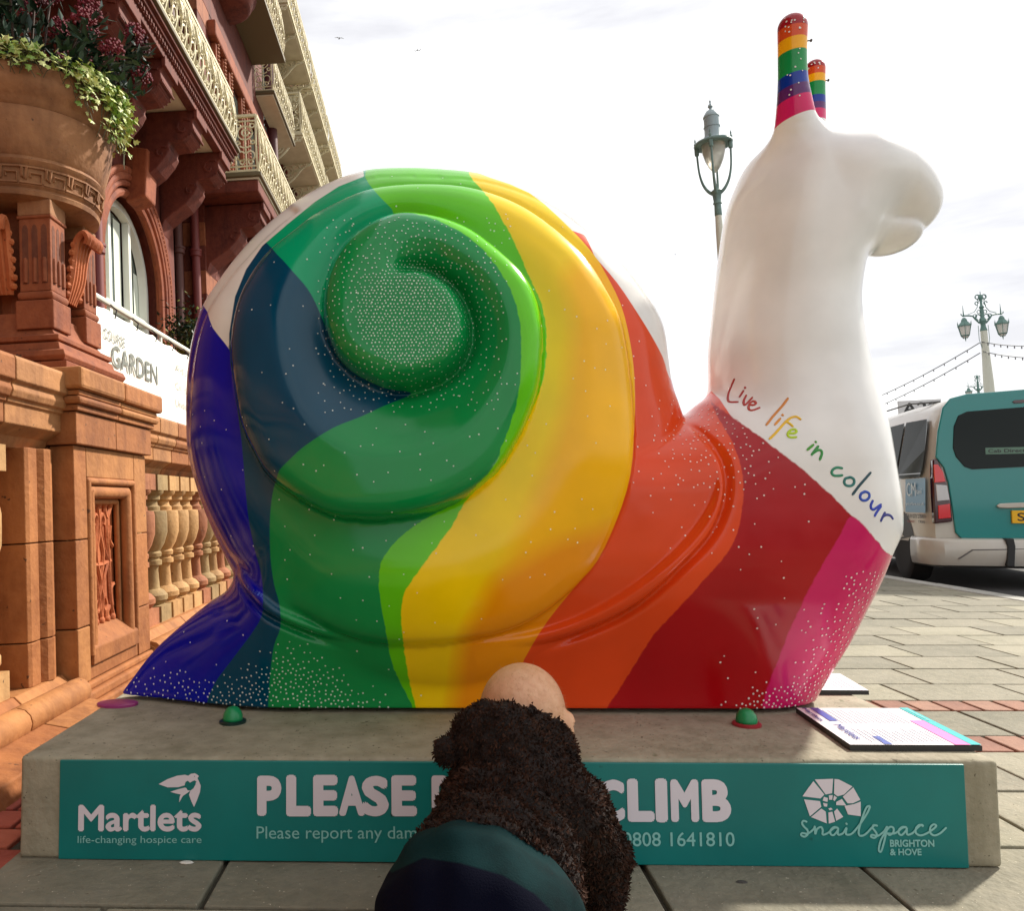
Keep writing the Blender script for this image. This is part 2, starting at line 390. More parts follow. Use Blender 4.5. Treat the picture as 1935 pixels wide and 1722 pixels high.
# table of crease radius per turn and angle; before its start the crease has zero radius
TAB = np.stack([np.interp(PHI0+_ph+2*math.pi*k, PHI, RHO, right=np.nan) for k in range(NT)])
for k in range(NT):
    m = np.isnan(TAB[k]); TAB[k][m] = (TAB[k-1][m]+.25) if k else .3
def spiral(x, z):
    dx, dz = x-c0[0], z-c0[1]; r = np.hypot(dx, dz); a = (-np.arctan2(dz, dx)-PHI0) % (2*math.pi)
    u = a/(2*math.pi)*360; i = np.minimum(u.astype(int), 359); u = u-i
    R = [TAB[k][i]*(1-u)+TAB[k][i+1]*u for k in range(NT)]
    rel = np.zeros_like(r); inn = np.zeros_like(r)
    turn = a/(2*math.pi)
    # the crease starts shallow: near its start the first two coils are one dome
    w1 = np.maximum(R[1], .02); q1 = np.clip(1-(R[1]-r)/np.minimum(.055, .35*w1), 0, 1)
    alt = .085+.062*np.sqrt(np.maximum(1-q1*q1, 0))
    for k in range(NT):
        out = R[k]; sel = (r >= inn) & (r < out); w = np.maximum(out-inn, .02)
        uu = np.clip((r-inn)/w, 0, 1); e = out-r
        ew = np.minimum(.055, .35*w)
        q = np.clip(1-e/ew, 0, 1); edge = np.sqrt(np.maximum(1-q*q, 0))
        rise = np.ones_like(uu) if k == 0 else sstep(-.06, .55, uu)
        A = np.array([.062, .058, .054, .012])[k]+(np.array([.062, .054, .012, .012])[k]-np.array([.062, .058, .054, .012])[k])*turn
        
        base = [.085, .085, .035, -.01][k]; nxt = [.085, .035, -.01, -.03][k]
        b0 = base+(nxt-base)*turn
        step = b0+A*rise*edge
        rel = np.where(sel, step, rel); inn = out
    g = sstep(.0, .16, turn); rel = np.where(r < R[1], alt*(1-g)+rel*g, rel)
    return rel
spi = Grid2(lambda q: spiral(q[:, 0], q[:, 1]), LO, HI, .004, 2)
# --- the lip round the shell opening: two creases with a raised band between (photo pixels)
C2 = [(415,1062),(427,1070),(484,1114),(525,1148),(585,1175),(652,1205),(733,1220),(787,1221),(854,1216),(950,1206),(1033,1190),(1115,1157),(1198,1103),(1281,1029),(1330,965),(1353,907),(1357,857),(1345,810)]
C3 = [(420,1105),(434,1119),(484,1162),(531,1189),(585,1213),(652,1230),(733,1238),(820,1247),(921,1249),(950,1243),(1033,1234),(1136,1197),(1219,1146),(1293,1072),(1347,1010),(1372,948),(1374,886),(1363,840),(1345,800)]
c2 = to_plane(catmull(C2, 4), YC-.27); c3 = to_plane(catmull(C3, 4), YC-.27)
C1 = [(1180,960),(1128,1050),(1050,1122),(960,1178)]
g2 = Grid2(lambda q: seg_dist(q, c2, False), LO, HI, .006, 1); g3 = Grid2(lambda q: seg_dist(q, c3, False), LO, HI, .006, 1)
lipP = np.concatenate([c2, c3[::-1]]); gl = Grid2(lambda q: seg_dist(q, lipP), LO, HI, .006, 2)
mo = to_plane(catmull([(1706,420),(1722,430),(1734,442),(1748,458)], 4), YC-.12); gk = Grid2(lambda q: seg_dist(q, cre[8:52], False), LO, HI, .005, 2)
gm = Grid2(lambda q: seg_dist(q, mo, False), LO, HI, .006, 1)
def pin(px, py, y): return un(px, py, 1, y)
TN = [(pin(1497.5,53,YC-.15),.036),(pin(1497,100,YC-.15),.0345),(pin(1498,150,YC-.15),.0355),(pin(1501,195,YC-.15),.042),(pin(1503,240,YC-.135),.050),(pin(1500,290,YC-.09),.055)]
TF = [(pin(1540,131,YC+.17),.0285),(pin(1540,165,YC+.17),.028),(pin(1538,210,YC+.17),.032),(pin(1536,252,YC+.15),.036),(pin(1526,310,YC+.09),.055)]
def F_tent(P, C):
    f = None
    Q = catmull([(*a, ra) for a, ra in C], 4)
    for a, b in zip(Q, Q[1:]):
        g = rcone(P, a[:3], b[:3], a[3], b[3]); f = g if f is None else np.minimum(f, g)
    return f
def lobe(P, px, py, a, b, ry, tilt):
    c = un(px, py, 1, YC); dx = P[:, 0]-c[0]; dz = P[:, 2]-c[2]; ct, st = math.cos(tilt), math.sin(tilt)
    u = (dx*ct-dz*st)/a; v = (dx*st+dz*ct)/b; return (np.sqrt(u*u+v*v+((P[:, 1]-YC)/ry)**2)-1)*min(a, b, ry)
def F_snout(P):
    f = smin(lobe(P, 1640, 366, .148, .098, .165, .36), lobe(P, 1700, 402, .072, .070, .115, 0), .05)     # muzzle and upper lip
    f = smin(f, lobe(P, 1580, 352, .14, .092, .18, .10), .08)
    return smin(f, lobe(P, 1676, 447, .074, .046, .105, .04), .008)                                       # lower lip
def F_snail(P):
    x, y, z = P[:, 0], np.abs(P[:, 1]-YC), P[:, 2]
    d = body_d(x, z); s = np.maximum(1-d/(BW_-.045*sstep(1.2, 1.42, z)), 0)
    lip = .020*sstep(0, .02, gl(x, z))-.020*np.exp(-(g3(x, z)/.010)**2)
    T = body_t(x, z)+lip
    pe = 2.; fb = (((y/T)**pe+s**pe+1e-9)**(1/pe)-1)*np.where(z > .8, .19, .22)
    ds = shell_d(x, z); ss = np.maximum(1-ds/SW_, 0)
    T2 = .305+spi(x, z)-.015*np.exp(-(g2(x, z)/.010)**2)-.032*np.exp(-(gk(x, z)/.017)**2)
    fs = (np.sqrt((y/T2)**2+ss*ss)-1)*.3
    hd = (z > 1.2) & (x > .78)
    if hd.any():
        fh = np.full(len(P), 9.); fh[hd] = F_snout(P[hd]); kk = .07*sstep(1.2, 1.32, z)*sstep(.78, .92, x)+1e-4
        fb = np.where(hd, smin(fb, fh, kk), fb)
    f = smin(fb, fs, .010)
    top = z > 1.55
    if top.any():
        ft = np.full(len(P), 9.); Pt = P[top]
        ft[top] = np.minimum(F_tent(Pt, TN), F_tent(Pt, TF)); f = np.where(top, smin(f, ft, .05*sstep(1.55, 1.62, z)+1e-4), f)
    return np.maximum(f, PT+.012-z)
SP, SF, SN = surfnet(F_snail, (-1.12, YC-.47, PT-.02), (1.4, YC+.47, 2.2), .0115, 1, 4)
# --- paint: signed distance (photo pixels) of each colour field's outline, read off the near side and mirrored to the far side
near = SP.copy(); near[:, 1] = YC-np.abs(SP[:, 1]-YC); SPX = pj(near)
DISC_L = [(691,333),(640,352),(594,382),(545,422),(496,464),(465,509),(444,561),(433,631),(435,683),(444,739),(452,800)]
F_COL = [   # (name, colour, softness px, polygon)
 ('orange', (216,70,22), .7, [(1082,436),(1124,485),(1166,534),(1201,586),(1229,631),(1253,676),(1264,711),(1290,740),(1345,740),(1390,800),(1460,900),(1460,1060),(1300,1300),(1200,1420),(700,1420),(600,900),(900,500)]),
 ('red', (166,9,18), 1.4, [(1340,752),(1347,762),(1405,803),(1467,849),(1529,898),(1591,956),(1653,1018),(1685,1051),(1760,1060),(1700,1250),(1560,1420),(1120,1420),(1140,1351),(1173,1299),(1206,1246),(1239,1196),(1281,1151),(1330,1097),(1376,1043),(1398,989),(1405,927),(1401,886),(1384,836),(1360,795)]),
 ('magenta', (196,24,92), 1.6, [(1611,975),(1653,1018),(1685,1051),(1760,1060),(1740,1250),(1560,1420),(1425,1420),(1438,1349),(1450,1299),(1467,1258),(1487,1204),(1508,1159),(1529,1113),(1562,1055),(1591,1006)]),
 ('yellow', (246,190,8), .8, [(886,300),(900,325),(1000,364),(1082,436),(1124,484),(1140,509),(1173,575),(1191,648),(1199,718),(1199,805),(1191,898),(1166,981),(1129,1060),(1087,1109),(1034,1175),(996,1237),(985,1270),(960,1420),(700,1420),(600,900),(800,400)]),
 ('lime', (96,196,10), 1.0, [(691,290),(886,290),(886,328),(921,370),(949,415),(975,465),(1002,527),(1025,579),(1033,649),(1026,718),(1003,781),(972,844),(941,892),(884,942),(854,994),(820,1041),(787,1085),(765,1119),(758,1152),(759,1186),(767,1253),(777,1303),(790,1354),(800,1420),(560,1420),(560,900),(690,560)]),
 ('green', (14,132,66), 1.0, [(744,403),(768,402),(803,408),(855,429),(900,460),(935,499),(963,544),(980,596),(985,649),(983,718),(971,781),(950,840),(931,884),(894,924),(867,949),(803,981),(753,1018),(723,1058),(716,1092),(719,1136),(733,1213),(740,1253),(760,1297),(783,1347),(795,1420),(440,1420),(440,900),(540,600),(640,430),(700,404)]),
 ('teal', (4,158,106), .8, [(744,405),(716,370),(690,335),(685,290),(560,290),(470,400),(430,470),(480,560),(560,640),(618,624),(614,572),(625,516),(653,464),(698,426)]),
 ('petrol', (0,64,90), .9, [(490,458),(524,481),(556,516),(580,544),(597,574),(618,624),(636,669),(663,700),(698,721),(733,735),(775,741),(768,750),(726,767),(681,788),(629,809),(576,843),(545,871),(528,889),(523,905),(515,934),(510,984),(511,1052),(518,1105),(528,1142),(530,1186),(518,1220),(511,1270),(506,1347),(504,1420),(250,1420),(380,1000),(380,700),(420,520)]),
 ('white_rim', (224,221,210), .7, [(680,280),(688,333),(640,352),(594,382),(545,422),(496,464),(465,509),(444,561),(433,631),(433,660),(402,620),(384,577),(330,560),(330,280)]),
 ('blue', (0,14,150), .7, [(384,577),(402,620),(433,660),(435,683),(444,739),(452,800),(458,850),(468,968),(481,1038),(494,1088),(497,1140),(488,1179),(434,1253),(407,1290),(390,1334),(385,1420),(150,1420),(300,900),(330,560)]),
]
AMBER = [(1240,985),(1120,1005),(1040,1032),(971,1075),(934,1102),(908,1152),(884,1186),(869,1236),(864,1287),(867,1420),(1100,1420),(1280,1100)]
GOLD = [(1080,500),(1085,600),(1072,700),(1066,762),(1037,865),(1005,950),(960,1052),(915,1120),(890,1180),(872,1236),(864,1287),(867,1420),(1100,1420),(1300,1000),(1300,500)]
attrs = {}
lo_, hi_ = (140, 0), (1860, 1480)
for nme, c, sft, poly in F_COL+[('amber', 0, 0, AMBER), ('gold', 0, 0, GOLD)]:
    q = catmull(poly, 3, True) if nme not in ('white_rim',) else np.array(poly, float)
    g = Grid2(lambda Q: seg_dist(Q, q), lo_, hi_, 5.)
    a = g(SPX[:, 0], SPX[:, 1]); nb = np.abs(a) < 12
    a[nb] = seg_dist(SPX[nb], q); attrs['f_'+nme] = a
attrs['f_neck'] = np.where((SP[:, 0] > .3), 1., 0)
# tentacle bands: height along the stalk
zt = SP[:, 2]; isT = zt > 1.66
band = np.full(len(SP), -1.)
ztop_n = TN[0][0][2]+TN[0][1]; zb_n = pin(1505, 226, YC-.15)[2]; ztop_f = TF[0][0][2]+TF[0][1]
isfar = isT & (SP[:, 1] > YC)
band = (zt-zb_n)/(ztop_n-zb_n)
band = np.where(isfar, 1-(ztop_f-zt)/((ztop_n-zb_n)*.70), band)
band = band-np.where(isfar, 0, (SP[:, 0]-TN[2][0][0])*1.1*np.clip(1-band, 0, 1))     # lower rings dip towards the back
attrs['band'] = np.where((zt > 1.6) & (SP[:, 0] > .6), band, -1)
def snail_material():
    m = bpy.data.materials.new('snail_paint'); m.use_nodes = True; t = m.node_tree; b = t.nodes['Principled BSDF']
    b.inputs['Roughness'].default_value = .17; b.inputs['Specular IOR Level'].default_value = .36
    b.inputs['Coat Weight'].default_value = .0; b.inputs['Coat Roughness'].default_value = .05
    def N(k): return t.nodes.new(k)
    def attr(n): a = N('ShaderNodeAttribute'); a.attribute_name = n; return a.outputs['Fac']
    def rng(src, lo, hi):
        r = N('ShaderNodeMapRange'); r.inputs[1].default_value = lo; r.inputs[2].default_value = hi; t.links.new(src, r.inputs[0]); return r.outputs[0]
    def mixc(cur, fac, c):
        mx = N('ShaderNodeMixRGB'); t.links.new(fac, mx.inputs[0])
        if isinstance(cur, tuple): mx.inputs[1].default_value = (*cur, 1)
        else: t.links.new(cur, mx.inputs[1])
        if isinstance(c, tuple): mx.inputs[2].default_value = (*c, 1)
        else: t.links.new(c, mx.inputs[2])
        return mx.outputs[0]
    geo = N('ShaderNodeNewGeometry')
    nz = N('ShaderNodeTexNoise'); nz.inputs['Scale'].default_value = 55; nz.inputs['Detail'].default_value = 3; t.links.new(geo.outputs['Position'], nz.inputs['Vector'])
    cur = lin(232, 232, 230, 1.0)
    for nme, c, sft, poly in F_COL:
        src = attr('f_'+nme)
        if sft > .9:                      # hand-brushed edge
            ad = N('ShaderNodeMath'); ad.operation = 'MULTIPLY_ADD'; ad.inputs[1].default_value = 6; t.links.new(nz.outputs['Fac'], ad.inputs[0])
            sb = N('ShaderNodeMath'); sb.operation = 'SUBTRACT'; t.links.new(src, ad.inputs[2]); t.links.new(ad.outputs[0], sb.inputs[0]); sb.inputs[1].default_value = 3; src = sb.outputs[0]
        col = lin(*c, {'petrol': 1.1, 'blue': 1.15, 'green': 1.15, 'red': 1.0, 'teal': 1.1}.get(nme, 1.05))
        if nme == 'yellow':
            am = mixc(mixc(lin(252, 204, 6, 1.05), rng(attr('f_gold'), -22, 22), lin(252, 184, 4, 1.)), rng(attr('f_amber'), -22, 22), lin(236, 148, 8, 1.)); cur = mixc(cur, rng(src, -sft, sft), am)
        else: cur = mixc(cur, rng(src, -sft, sft), col)
    bands = [(0., (208, 32, 100)), (.175, (92, 40, 104)), (.285, (12, 52, 150)), (.40, (20, 140, 72)), (.615, (244, 176, 20)), (.735, (214, 82, 36)), (.845, (160, 28, 40))]
    bsrc = attr('band')
    for lo, c in bands: cur = mixc(cur, rng(bsrc, lo-.004, lo+.004), lin(*c, 1.))
    # slight uneven wear and brush marks in the paint
    n2 = N('ShaderNodeTexNoise'); n2.inputs['Scale'].default_value = 7; n2.inputs['Detail'].default_value = 5; t.links.new(geo.outputs['Position'], n2.inputs['Vector'])
    hs = N('ShaderNodeHueSaturation'); t.links.new(cur, hs.inputs['Color']); t.links.new(rng(n2.outputs['Fac'], .2, .8), hs.inputs['Value'])
    vr = N('ShaderNodeMapRange'); vr.inputs[1].default_value = .25; vr.inputs[2].default_value = .75; vr.inputs[3].default_value = .90; vr.inputs[4].default_value = 1.06
    t.links.new(n2.outputs['Fac'], vr.inputs[0]); t.links.new(vr.outputs[0], hs.inputs['Value'])
    t.links.new(hs.outputs[0], b.inputs['Base Color'])
    rr = N('ShaderNodeMapRange'); rr.inputs[1].default_value = .3; rr.inputs[2].default_value = .7; rr.inputs[3].default_value = .10; rr.inputs[4].default_value = .22
    t.links.new(n2.outputs['Fac'], rr.inputs[0]); t.links.new(rr.outputs[0], b.inputs['Roughness'])
    n3 = N('ShaderNodeTexNoise'); n3.inputs['Scale'].default_value = 4.; n3.inputs['Detail'].default_value = 3; t.links.new(geo.outputs['Position'], n3.inputs['Vector'])
    bp = N('ShaderNodeBump'); bp.inputs['Strength'].default_value = .12; bp.inputs['Distance'].default_value = .02
    t.links.new(n3.outputs['Fac'], bp.inputs['Height']); t.links.new(bp.outputs[0], b.inputs['Normal']); 
    return m
M_SNAIL = snail_material()
snail = thing('snail_sculpture', 'giant glossy snail sculpture painted in rainbow stripes with a white neck and head', 'sculpture', 'p')
fc = SP[SF].mean(1)
fsh = (np.sqrt((np.abs(fc[:, 1]-YC)/(.305+spi(fc[:, 0], fc[:, 2])))**2+np.maximum(1-shell_d(fc[:, 0], fc[:, 2])/SW_, 0)**2)-1)*.3
in_shell = (fsh < .012) & (fc[:, 0] < .62)
ft_n = (fc[:, 2] > 1.74) & (fc[:, 1] < YC-.03) & (attrs['band'][SF].mean(1) > 0); ft_f = (fc[:, 2] > 1.70) & (fc[:, 1] > YC+.03) & (attrs['band'][SF].mean(1) > 0)
parts = {'shell': in_shell, 'tentacle_near': ft_n & ~in_shell, 'tentacle_far': ft_f & ~in_shell}
parts['body'] = ~(parts['shell'] | parts['tentacle_near'] | parts['tentacle_far'])
PO = {}
for k, msk in parts.items():
    me = np_mesh(k, SP, SF, SN, attrs, msk); me.materials.append(M_SNAIL); PO[k] = link('tentacle' if 'tent' in k else k, me, snail)
tag(PO['shell'], 'rainbow painted spiral shell with white dots'); tag(PO['body'], 'glossy body with white neck and striped foot')
# --- ray casting from the photo onto the sculpture
from mathutils.bvhtree import BVHTree
BV = BVHTree.FromPolygons([Vector(p) for p in SP], [tuple(map(int, f)) for f in SF])
def hit(px, py):
    d = np.array([(px-CX)/FPX, -(py-CY)/FPX, 1.])@B
    return BV.ray_cast(Vector(POS), Vector(d).normalized())[:2]
# --- painted white dots: small flat discs of paint lying on the surface
def dots(n_try, sampler, rmin, rdot, seed):
    rg = random.Random(seed); pts = []; cell = {}
    for _ in range(n_try):
        x, y, keep, rm = sampler(rg)
        if rg.random() > keep: continue
        rm = max(rmin, rm); k = (int(x//16), int(y//16)); ok = True
        for a in (-1, 0, 1):
            for b_ in (-1, 0, 1):
                for (u, v) in cell.get((k[0]+a, k[1]+b_), ()):
                    if (u-x)**2+(v-y)**2 < rm*rm: ok = False
        if ok: pts.append((x, y)); cell.setdefault(k, []).append((x, y))
    return pts
DOTS = []
def s_knob(rg):
    x = rg.uniform(600, 940); y = rg.uniform(420, 770); r = math.hypot(x-778, (y-592)*1.03)
    return x, y, (1 if r < 108 else max(.012, 1-(r-108)/26)), (7.2 if r < 112 else 10)
_r = random.Random(21); HX = []
for j in range(-18, 19):
    for i in range(-18, 19):
        x = 776+(i+.5*(j % 2))*7.1+_r.uniform(-1.3, 1.3); y = 592+j*6.2+_r.uniform(-1.3, 1.3); r = math.hypot(x-776, y-592)
        if r < 104+_r.uniform(-8, 10): HX.append((x, y))
DOTS += [(p, 1.75) for p in HX]
DOTS += [(p, 1.75) for p in dots(9000, lambda rg: (lambda x, y: (x, y, (0 if math.hypot(x-776, y-592) < 112 else max(.05, 1-(math.hypot(x-776, y-592)-112)/75)), 8.4))(rg.uniform(600, 960), rg.uniform(410, 780)), 8.2, 2, 1)]
def s_tail(rg):
    x = rg.uniform(225, 800); y = rg.uniform(1170, 1352)
    lim = 1275-60*math.exp(-((x-560)/90)**2)+(.0 if x < 600 else (x-600)*.42)
    k = min(1, max(0, (y-lim+25)/85)); return x, y, k*k+.004, 8.5-2*k
DOTS += [(p, 2.0) for p in dots(5200, s_tail, 6.5, 2, 2)]
def s_chest(rg):
    x = rg.uniform(1330, 1700); y = rg.uniform(1080, 1352)
    e = abs((x-1685)*.835+(y-1120)*.55)*0; ex = 1690-(y-1050)*.50-max(0, y-1270)**1.35*.45
    k = max(0, 1-(ex-x)/125); return x, y, .006+min(1, k)**3.0, 8.6-2.6*min(1, k)
DOTS += [(p, 2.1) for p in dots(6500, s_chest, 6, 2, 3) if p[0] > 1420 or p[1] > 1200]
def s_sad(rg):
    x = rg.uniform(1225, 1560); y = rg.uniform(755, 1080); r = math.hypot((x-1340)*1.0, (y-772)*.78)
    k = math.exp(-(r/62)**1.25); dia = (y-762)-(x-1347)*.735
    return x, y, (k*1.1+.006) if dia > 6 else 0, 7.5
DOTS += [(p, 1.9) for p in dots(3200, s_sad, 7, 2, 4)]
def s_all(rg):
    a = rg.uniform(0, 6.283); r = 440*math.sqrt(rg.random()); return 790+r*math.cos(a), 760+r*math.sin(a), .9, 16
DOTS += [(p, 1.9) for p in dots(230, s_all, 14, 2, 5)]
for cx_, cy_, n_, sx_, sy_ in ((1498, 46, 16, 22, 16), (1497, 100, 5, 20, 40), (1498, 160, 6, 18, 40), (1540, 124, 7, 12, 8)):
    rg = random.Random(int(cx_+cy_))
    DOTS += [((cx_+rg.uniform(-sx_, sx_), cy_+rg.uniform(-sy_, sy_)), 1.7) for _ in range(n_)]
NSEG = 7; vv = []; ff = []; dot_px = []
wd_ = 0
for (x, y), r in DOTS:
    p, n = hit(x, y)
    if p is None or n.y > -.12: continue
    if p.x > .62 and p.z > .95 and p.z < 1.72: continue
    rr = r*.84*np.linalg.norm(np.array(p)-POS)/FPX*random.uniform(.78, 1.12)
    u = n.orthogonal().normalized(); w = n.cross(u); k = len(vv); vv += [p+n*.0012+(u*math.cos(6.2832*j/NSEG)+w*math.sin(6.2832*j/NSEG))*rr for j in range(NSEG)]
    ff.append(tuple(range(k, k+NSEG)))
    dot_px.append((x, y))
me = bpy.data.meshes.new('paint_dots'); me.from_pydata(vv, [], ff); me.update()
dq = np.array(dot_px); tint = np.tile(np.array(lin(236, 236, 230)), (len(dq), 1))
for nme, c, sft, poly in F_COL:                     # thin white paint lets a little of the colour below through
    if nme == 'white_rim': continue
    tint[seg_dist(dq, np.array(poly, float)) > 0] = .72*np.array(lin(232, 240, 232))+.5*np.array(lin(*c))
tint = np.minimum(tint*np.random.default_rng(2).uniform(.8, 1.05, (len(dq), 1)), .9)
at = me.attributes.new('tint', 'FLOAT_COLOR', 'FACE'); at.data.foreach_set('color', np.concatenate([tint, np.ones((len(dq), 1))], 1).astype(np.float32).ravel())
M_DOT = mat('dot_white', (.8, .8, .8), .35); _n = M_DOT.node_tree.nodes.new('ShaderNodeAttribute'); _n.attribute_name = 'tint'; M_DOT.node_tree.links.new(_n.outputs['Color'], M_DOT.node_tree.nodes['Principled BSDF'].inputs['Base Color'])
o = link('paint_dots', me, snail, m=M_DOT); tag(o, 'white paint dots scattered over shell, tail and chest', kind='stuff')
# --- hand-lettered "Live life in colour": brush strokes laid on the neck
def stroke(name, px, w, col, parent=None, lift=.0016):
    P = catmull(px, 6); L = []
    for x, y in P:
        p, n = hit(x, y)
        if p is not None: L.append((p, n))
    if len(L) < 2: return
    k = MB(); vs = []; n_ = len(L)
    for i in range(n_):
        p, nn = L[i]; t = (L[min(i+1, n_-1)][0]-L[max(i-1, 0)][0]).normalized(); sdv = t.cross(nn).normalized(); r = w*(p-Vector(POS)).length/FPX/2
        cap = t*(r*.6)*(-1 if i == 0 else (1 if i == n_-1 else 0)); rw = r*(.62 if i in (0, n_-1) else 1)
        for s_, h_ in ((-1, 0.), (-.6, 1.), (.6, 1.), (1, 0.)): vs.append(p+cap+sdv*s_*rw+nn*(lift*h_+.0002))
    fs = [(i*4+j, i*4+j+1, i*4+j+5, i*4+j+4) for i in range(n_-1) for j in range(3)]+[(0, 1, 2, 3), tuple((n_-1)*4+j for j in (3, 2, 1, 0))]
    k.add(vs, fs); return k.build(name, mat('ink_%d_%d_%d' % col, lin(*col, 1.5), .35), parent or snail, smooth='all')
def cl(P): return [(1330+a*.2149, 690+b*.2149) for a, b in P]    # crop 1815x1722 of region 1330,690..1720,1060
LET = [((140,34,34), [(268,125),(240,190),(215,260),(212,305),(232,325),(300,325)]),
 ((140,34,34), [(348,228),(315,280)]), ((140,34,34), [(362,198),(365,203)]),
 ((146,40,36), [(372,268),(350,320),(356,350),(372,345),(425,288)]),
 ((150,50,40), [(405,350),(440,352),(458,336),(440,318),(412,330),(394,362),(398,390),(430,398),(490,376)]),
 ((176,110,40), [(738,295),(690,360),(610,450),(550,528)]), ((186,120,30), [(672,472),(626,524)]), ((186,120,30), [(692,438),(694,444)]),
 ((196,156,24), [(850,478),(815,455),(770,462),(720,500),(670,555),(620,610),(578,650)]), ((192,160,24), [(720,495),(755,515),(782,540)]),
 ((150,176,20), [(742,600),(790,600),(815,585),(800,566),(765,572),(740,600),(742,625),(765,636),(812,634)]),
 ((60,130,36), [(962,702),(910,746)]), ((60,130,36), [(983,674),(986,680)]),
 ((40,120,50), [(1005,716),(970,760),(948,790)]), ((40,120,50), [(960,775),(1000,750),(1030,752),(1038,780),(1020,832)]),
 ((36,112,84), [(1215,908),(1170,902),(1135,920),(1124,950),(1145,972),(1185,974),(1216,970)]),
 ((30,96,92), [(1280,990),(1245,1000),(1234,1035),(1255,1060),(1295,1062),(1320,1040),(1318,1005),(1290,988),(1268,992)]),
 ((26,60,70), [(1465,948),(1420,1000),(1360,1070),(1308,1140)]),
 ((30,64,150), [(1420,1115),(1385,1130),(1374,1165),(1395,1190),(1430,1188),(1455,1160),(1450,1128),(1420,1114),(1404,1118)]),
 ((34,52,150), [(1485,1195),(1468,1235),(1475,1265),(1500,1268),(1555,1228)]), ((34,52,150), [(1556,1245),(1520,1295),(1502,1328)]),
 ((34,40,110), [(1590,1300),(1570,1340),(1556,1372)]), ((34,40,110), [(1572,1335),(1605,1318),(1640,1325),(1660,1352)])]
for c, P in LET:
    stroke('painted_letter_stroke', cl(P), 4.4, c)
# maker's lettering along the lip
for i, ch in enumerate('SNAILSPACE 2018'):
    if ch == ' ': continue
    t = i/14; x = 427+(492-427)*t; y = 1079+(1125-1079)*t+3*math.sin(t*3.1); p, n = hit(x, y)
    if p is None: continue
    p2, _ = hit(x+4, y+3.2)
    if p2 is None: continue
    U = (p2-p).normalized(); V = n.cross(U).normalized(); text_fit('painted_letter', ch, mat('ink_lip', lin(60, 90, 190), .4), snail, p-V*.004, U, V, .005, .009, lift=.001)
# --- fixing lugs and bolts
def lug(px, py, flange, dome, r=.03):
    c = un(px, py, 2, PT); k = MB().lathe([(r*1.08, 0), (r*1.08, .005), (r*.98, .007)], 20, (c[0], c[1], PT))
    f = k.build('mount_flange', mat('flange_%d%d%d' % flange, lin(*flange), .3), snail, smooth=True)
    if dome:
        MB().lathe([(r*.8, .006), (r*.8, .012), (r*.72, .024), (r*.5, .034), (r*.25, .038), (1e-5, .039)], 18, (c[0], c[1], PT)).build('bolt_cover', mat('bolt_green', lin(14, 120, 70, 1.3), .35), f, smooth='all')
lug(440, 1366, (14, 44, 38), True); lug(1411, 1371, (150, 40, 48), True)
c = un(208, 1333, 2, PT); k = MB().lathe([(.036, 0), (.036, .006), (.033, .008)], 20, (0, 0, 0)); k.v = [(c[0]+.02+x*1.5, c[1]+y, PT+z) for x, y, z in k.v]
k.build('mount_flange', mat('flange_pink', lin(150, 50, 110), .35), snail, smooth=True)
for C, px, py, dy, T_ in ((TN, 1522, 77, -.15, 'tentacle_near'), (TF, 1556, 152, .17, 'tentacle_far')):
    p = un(px, py, 1, YC+dy); k = MB()
    k.tube([(p[0]-.006, p[1], p[2]), (p[0]+.014, p[1], p[2]+.001)], .0018, 8); k.tube([(p[0]+.013, p[1], p[2]+.001), (p[0]+.016, p[1], p[2]+.001)], .0042, 8)
    k.build('eye_bolt', mat('bolt_steel', (.12, .12, .12), .4, metal=.8), PO[T_], smooth=True)
# ================================================================ plinth, signs
M_CONC = mat('plinth_concrete', lin(154, 148, 128), .85, noise=((4, lin(118, 113, 92), .6), (22, lin(174, 166, 144), .5)), streak=(lin(96, 92, 64), .45), bump=(60, .35), speck=((90, lin(90, 84, 66), .66), (14, lin(96, 98, 66), .70)))
PW, PD = 1.0, .98
k = MB()
# chamfered block, subdivided top edge with small chips
def chamfer_block(x0, x1, y0, y1, z0, z1, c):
    me = bpy.data.meshes.new('plinth'); bm = bmesh.new(); bmesh.ops.create_cube(bm, size=1)
    for v in bm.verts: v.co = Vector(((x0 if v.co.x < 0 else x1), (y0 if v.co.y < 0 else y1), (z0 if v.co.z < 0 else z1)))
    bmesh.ops.bevel(bm, geom=[e for e in bm.edges], offset=c, segments=3, affect='EDGES', profile=.5)
    bmesh.ops.subdivide_edges(bm, edges=[e for e in bm.edges if e.calc_length() > .15], cuts=40, use_grid_fill=True)
    from mathutils import noise as mn
    for v in bm.verts:
        n = mn.noise(v.co*18)*.0016+mn.noise(v.co*60)*.0008
        edge = (abs(v.co.z-z1) < c*1.2) and (v.co.y < y0+c*1.2)
        v.co += Vector((0, -n, n))*(1.8 if edge else .6)
    bm.to_mesh(me); bm.free(); me.shade_smooth(); me.materials.append(M_CONC); return me
plinth = link('plinth', chamfer_block(-PW, PW, 0, PD, 0, PT, .009), None, 'p')
tag(plinth, 'low weathered concrete plinth carrying the snail sculpture', 'plinth')
M_TEAL = mat('sign_teal', lin(0, 122, 118), .36, noise=(3, lin(0, 102, 100), .6), speck=(26, lin(0, 66, 60), .74))
M_WHITE = mat('sign_white', lin(220, 213, 221), .4)
M_PALE = mat('sign_pale', lin(134, 194, 188), .4)
sx0, sx1 = un(114, 1530, 1, 0)[0], un(1823, 1540, 1, 0)[0]
sz1, sz0 = PT-.006, un(960, 1640, 1, -.006)[2]
SY = -.006
board = thing('sign_board', 'long teal sign board on the plinth front reading please don\'t climb', 'sign', 'p')
MB().box(sx0, sx1, SY, -.0005, max(.002, sz0), sz1).build('panel', M_TEAL, board, bevel=.0015)
def fs(px, py): return un(px, py, 1, SY)
